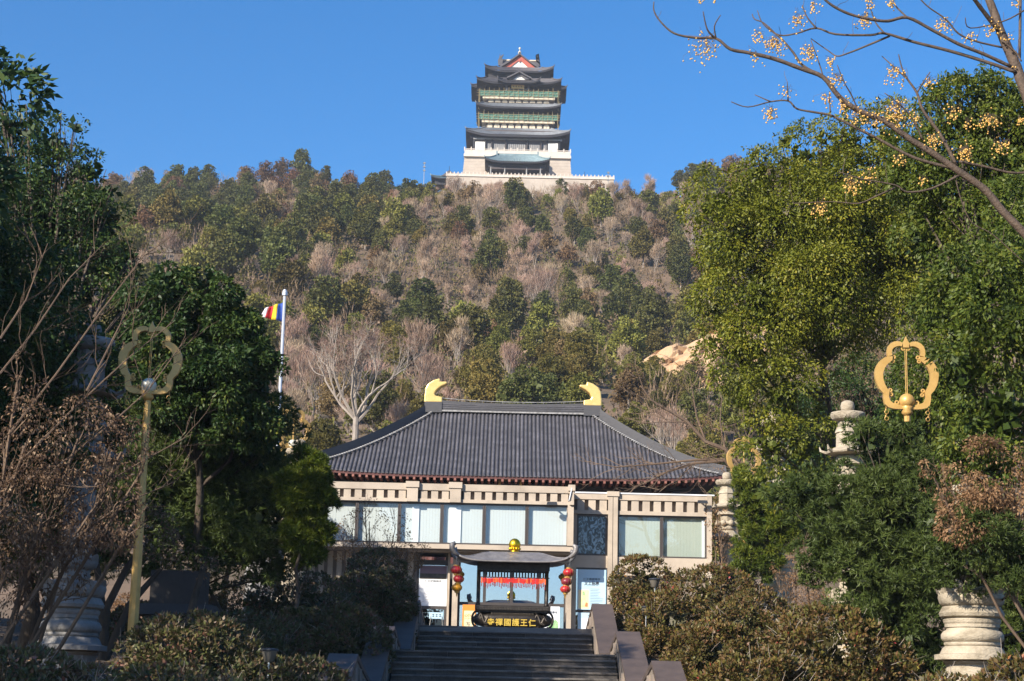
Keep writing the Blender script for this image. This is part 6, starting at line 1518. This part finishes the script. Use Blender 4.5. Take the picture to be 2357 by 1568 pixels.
def hill_bare(seed, name='bare_tree'):
    rd = random.Random(seed); t = thing(name, '', 'tree'); mb = MB(); tips = []
    for s_ in range(rd.randint(1, 3)):
        grow(mb, (rd.gauss(0, .3), rd.gauss(0, .3), -1), (rd.gauss(0, .12), rd.gauss(0, .12), 1), 2.6, .11, 4, rd, .35, .34, (1, 3), 4, tips, .74, .1)
    mb.build('trunk', 'bark_pale', t)
    tp_ = np.array([tuple(a) for a, b in tips]); td = np.array([tuple(b) for a, b in tips]); rng = np.random.default_rng(seed)
    kk = max(3, int(1500 / len(tp_))); pp = np.repeat(tp_, kk, 0) + rng.normal(size=(len(tp_) * kk, 3)) * .22
    q = leaf_quads(pp, np.repeat(td, kk, 0) + rng.normal(size=pp.shape) * .45 + np.array([0, 0, .35]), rng.uniform(.5, 1.2, len(pp)), .05, rng)
    link('twigs', np_mesh('twigs', q, 4, rng.random(len(pp)), 'twig_tint'), t)
    return t
KINDS = {
 'green': ([hill_tree('evergreen_tree', 'leaf_hill', 100 + i) for i in range(5)], 'mid green rounded evergreen tree on the wooded hillside', 'mid green evergreens on the hillside'),
 'dark': ([hill_tree('dark_evergreen_tree', 'leaf_hill_dark', 120 + i, 3200, tall=1.15) for i in range(4)], 'dark green evergreen tree on the wooded hillside', 'dark evergreens on the hillside'),
 'rust': ([hill_tree('rusty_tree', 'leaf_hill_rust', 140 + i, 1900, .38, .22) for i in range(3)], 'rusty brown leaved tree on the wooded hillside', 'rusty trees on the hillside'),
 'bare': ([hill_bare(160 + i) for i in range(5)], 'bare pinkish grey winter tree on the wooded hillside', 'bare trees on the hillside')}
NEAR = {'green': [hill_tree('evergreen_tree', 'leaf_hill', 180 + i, 7000, .26, .15) for i in range(3)], 'dark': [hill_tree('dark_evergreen_tree', 'leaf_hill_dark', 190 + i, 7000, .26, .15, 1.15) for i in range(2)], 'rust': [hill_tree('rusty_tree', 'leaf_hill_rust', 195 + i, 4000, .24, .14) for i in range(2)]}
used_near = {k: 0 for k in NEAR}
# where the photograph shows bare woods / dark woods (centres and radii on the hillside, view pixels)
BAREZ = [(1480, 470, 170, 55), (1150, 590, 190, 85), (760, 640, 190, 75), (1060, 450, 90, 45), (1560, 520, 90, 80), (960, 440, 70, 50), (850, 880, 110, 80), (1330, 640, 130, 60), (1590, 930, 110, 90), (430, 560, 60, 40), (640, 470, 70, 30), (1180, 430, 120, 30), (780, 760, 60, 40), (1020, 850, 60, 50), (700, 850, 70, 90), (1500, 620, 60, 50)]
DARKZ = [(480, 450, 170, 60), (800, 440, 110, 60), (600, 540, 110, 40), (1500, 400, 160, 30), (1110, 520, 50, 30), (1310, 490, 60, 40), (1420, 700, 140, 50), (950, 680, 80, 40), (1240, 510, 50, 40), (720, 430, 60, 60)]
rd = random.Random(99); cnt = {k: 0 for k in KINDS}; placed = []; far_used = {}
y = 122.0
while y < 520:
    sp = 7.4 * (1.0 if y < 480 else 1.3)
    x = -.30 * y
    while x < .20 * y:
        xx = x + rd.uniform(-2.6, 2.6); yy = y + rd.uniform(-2.6, 2.6); x += sp
        z = hill_z(xx, yy); u, v = proj((xx, yy, z + 5)); dx, dy_ = u * 2.3018, v * 2.3018
        if not (70 < u < 790): continue
        if yy > 484 and xTl - 2 < xx < xTr + 2: continue
        if yy > 445 and xTl < xx < xTr and rd.random() < .45: continue
        if 208 < yy < 230 and ce.x - 10 < xx < ce.x + 11: continue
        if 178 < yy <= 208 and ce.x - 7 < xx < ce.x + 10 and rd.random() < .45: continue
        if any(((dx - a) / c) ** 2 + ((dy_ - b) / e) ** 2 < 1 for a, b, c, e in BAREZ): kd = 'bare' if rd.random() < .52 else rd.choice(('green', 'green', 'dark', 'rust'))
        elif any(((dx - a) / c) ** 2 + ((dy_ - b) / e) ** 2 < 1 for a, b, c, e in DARKZ): kd = 'dark' if rd.random() < .8 else 'green'
        else: kd = rd.choices(('green', 'dark', 'rust', 'bare'), (.60, .18, .12, .10))[0]
        if cnt[kd] >= 290: kd = min(cnt, key=cnt.get)
        tm, lb, gr = KINDS[kd]; i = cnt[kd]; cnt[kd] += 1
        s_ = rd.choice((rd.uniform(.55, .85), rd.uniform(.75, 1.2))) * (1.0 if yy > 200 else .9)
        if yy > 425 and xTl < xx < xTr: s_ *= .6
        if kd == 'bare': s_ *= .95
        if xTl - 6 < xx < xTr + 4 and yy > 380:
            for _ in range(8):
                if proj((xx, yy, z + 7.6 * s_))[1] < (184 + 6 * math.sin(xx * .35) if 474 < u < 585 else (168 if u < 474 else 174)): s_ *= .85
            if s_ < .3: cnt[kd] -= 1; continue
        if yy < 225 and kd in NEAR:
            nl = NEAR[kd]; k = used_near[kd]; used_near[kd] += 1
            o = nl[k] if k < len(nl) else copy_tree(rd.choice(nl), (0, 0, 0))
        else:
            k = far_used.get(kd, 0); far_used[kd] = k + 1
            o = tm[k] if k < len(tm) else copy_tree(rd.choice(tm), (0, 0, 0))
        o.location = (xx, yy, z - .2); o.rotation_euler = (0, 0, rd.uniform(0, 6.28)); o.scale = (s_, s_, s_ * rd.uniform(.85, 1.15)); o['label'] = lb; o['group'] = gr
    y += sp * .92
print('hill trees', cnt)
dry('dry_shrub', 'dark tangle of bare twigs in the gap beside the pillar knob', (D(1975, 900, 62).x, 62, PLAZA), [lobe(x, y, r, 62, 0) for x, y, r in ((1960, 820, 60), (2010, 870, 60), (1940, 880, 50), (1990, 940, 50))], 1500, 'leaf_dry_dark', 47, .08, .03, r0=.03, lev=4)
# low undergrowth in mixed brown and green tints
rng = np.random.default_rng(7); N = 30000
yy = 120 + (490 - 120) * np.sqrt(rng.random(N)); xx = rng.uniform(-.28, .18, N) * yy
zz = np.array([hill_z(a, b) for a, b in zip(xx, yy)]) + rng.random(N) ** 1.5 * 1.3
ok = ~((yy > 208) & (yy < 230) & (xx > ce.x - 10) & (xx < ce.x + 11)) & ~((yy > 478) & (xx > xTl - 2) & (xx < xTr + 2))
pp = np.stack([xx, yy, zz], 1)[ok]
q = leaf_tris(pp, rng.normal(size=pp.shape) + np.array([0, 0, .5]), rng.uniform(.4, 1.1, len(pp)), rng.uniform(.25, .6, len(pp)), rng)
o = link('undergrowth', np_mesh('undergrowth', q, 3, rng.random(len(pp)), 'leaf_brush')); o['kind'] = 'stuff'
tag(o, 'brown and green undergrowth covering the hillside between the trees', 'undergrowth')
# dense scrub between the trees: leafy and twiggy clumps that nobody could count
NB = 7200
by = 104 + (488 - 104) * np.sqrt(rng.random(NB)); bx = rng.uniform(-.36, .40, NB) * by
bz_ = np.array([hill_z(a, b) for a, b in zip(bx, by)]); okb = []; bare = []
for a, b, c in zip(bx, by, bz_):
    u, v = proj((a, b, c + 2)); dx, dy_ = u * 2.3018, v * 2.3018
    o1 = not (190 < b < 232 and ce.x - 9 < a < ce.x + 10) and not (b > 474 and xTl - 2 < a < xTr + 2) and -150 < u < 1250
    okb.append(o1); bare.append(any(((dx - p_) / c_) ** 2 + ((dy_ - q_) / e_) ** 2 < 1 for p_, q_, c_, e_ in BAREZ))
okb = np.array(okb); bare = (np.array(bare) & (rng.random(NB) < .60)) | (rng.random(NB) < .13)
lf = okb & ~bare; tw_ = okb & bare
def blobs(sel, per, rad, hgt):
    c = np.stack([bx[sel], by[sel], bz_[sel]], 1); n = len(c); r_ = rng.uniform(.7, 1.5, n) * rad; h_ = rng.uniform(.6, 1.4, n) * hgt; far = (c[:, 0] > .155 * c[:, 1]) | (c[:, 0] < -.26 * c[:, 1]); r_ = np.where(far, r_ * 1.7, r_); h_ = np.where(far, h_ * 2.0, h_)
    d = unit(rng.normal(size=(n * per, 3))); d[:, 2] = np.abs(d[:, 2])
    p = np.repeat(c, per, 0) + d * np.stack([np.repeat(r_, per), np.repeat(r_, per), np.repeat(h_, per)], 1) * rng.uniform(.55, 1, (n * per, 1))
    return p, d, np.repeat(rng.random(n), per)
p, d, ct = blobs(lf, 58, 1.7, 2.6)
q = leaf_tris(p, d + rng.normal(size=p.shape) * .6, rng.uniform(.3, .62, len(p)), rng.uniform(.22, .45, len(p)), rng)
tint = np.clip(ct * .70 + rng.random(len(p)) * .2, 0, 1)
p2, d2, ct2 = blobs(tw_, 46, 1.6, 3.4)
q2 = leaf_tris(p2, d2 * np.array([.5, .5, .3]) + rng.normal(size=p2.shape) * .25 + np.array([0, 0, .8]), rng.uniform(.8, 1.8, len(p2)), .09, rng)
t2 = np.clip(.6 + .25 * ct2 + rng.random(len(p2)) * .2, 0, 1)
o = link('hillside_scrub', np_mesh('hillside_scrub', np.vstack([q, q2]), 3, np.concatenate([tint, t2]), 'leaf_scrub')); o['kind'] = 'stuff'
tag(o, 'dense olive and brown scrub filling the hillside between the trees', 'scrub')
# fallen leaves on the beds
N = 9000; xx = rng.uniform(3.1, 14, N) * rng.choice((-1, 1), N); yy = rng.uniform(24, 53, N)
pp = np.stack([xx, yy, np.array([bed_z(a, b) for a, b in zip(xx, yy)]) + .02], 1)
q = leaf_quads(pp, rng.normal(size=pp.shape) * np.array([1, 1, .25]), .08, .04, rng)
o = link('leaf_litter', np_mesh('leaf_litter', q, 4, rng.random(N), 'leaf_dry_dark')); o['kind'] = 'stuff'; tag(o, 'dry fallen leaves lying on the planting beds', 'leaf litter')
# ------------------------------------------------------------------ air
m_ = bpy.data.materials.new('haze_air'); m_.use_nodes = True; MATS['haze_air'] = m_
t_ = m_.node_tree; t_.nodes.remove(t_.nodes['Principled BSDF'])
pv = t_.nodes.new('ShaderNodeVolumePrincipled'); pv.inputs['Color'].default_value = (.80, .88, 1.0, 1); pv.inputs['Density'].default_value = 0.00016; pv.inputs['Anisotropy'].default_value = 0.0
t_.links.new(pv.outputs[0], t_.nodes['Material Output'].inputs['Volume'])
hz_ = MB().box(-3100, 3100, -1600, 4100, -1.2, 232).build('haze', 'haze_air'); hz_['kind'] = 'stuff'
tag(hz_, 'thin pale blue winter haze over the valley and hill', 'haze')
# ------------------------------------------------------------------ tidy
for o in bpy.data.objects:
    if '_w' in o.keys(): del o['_w']
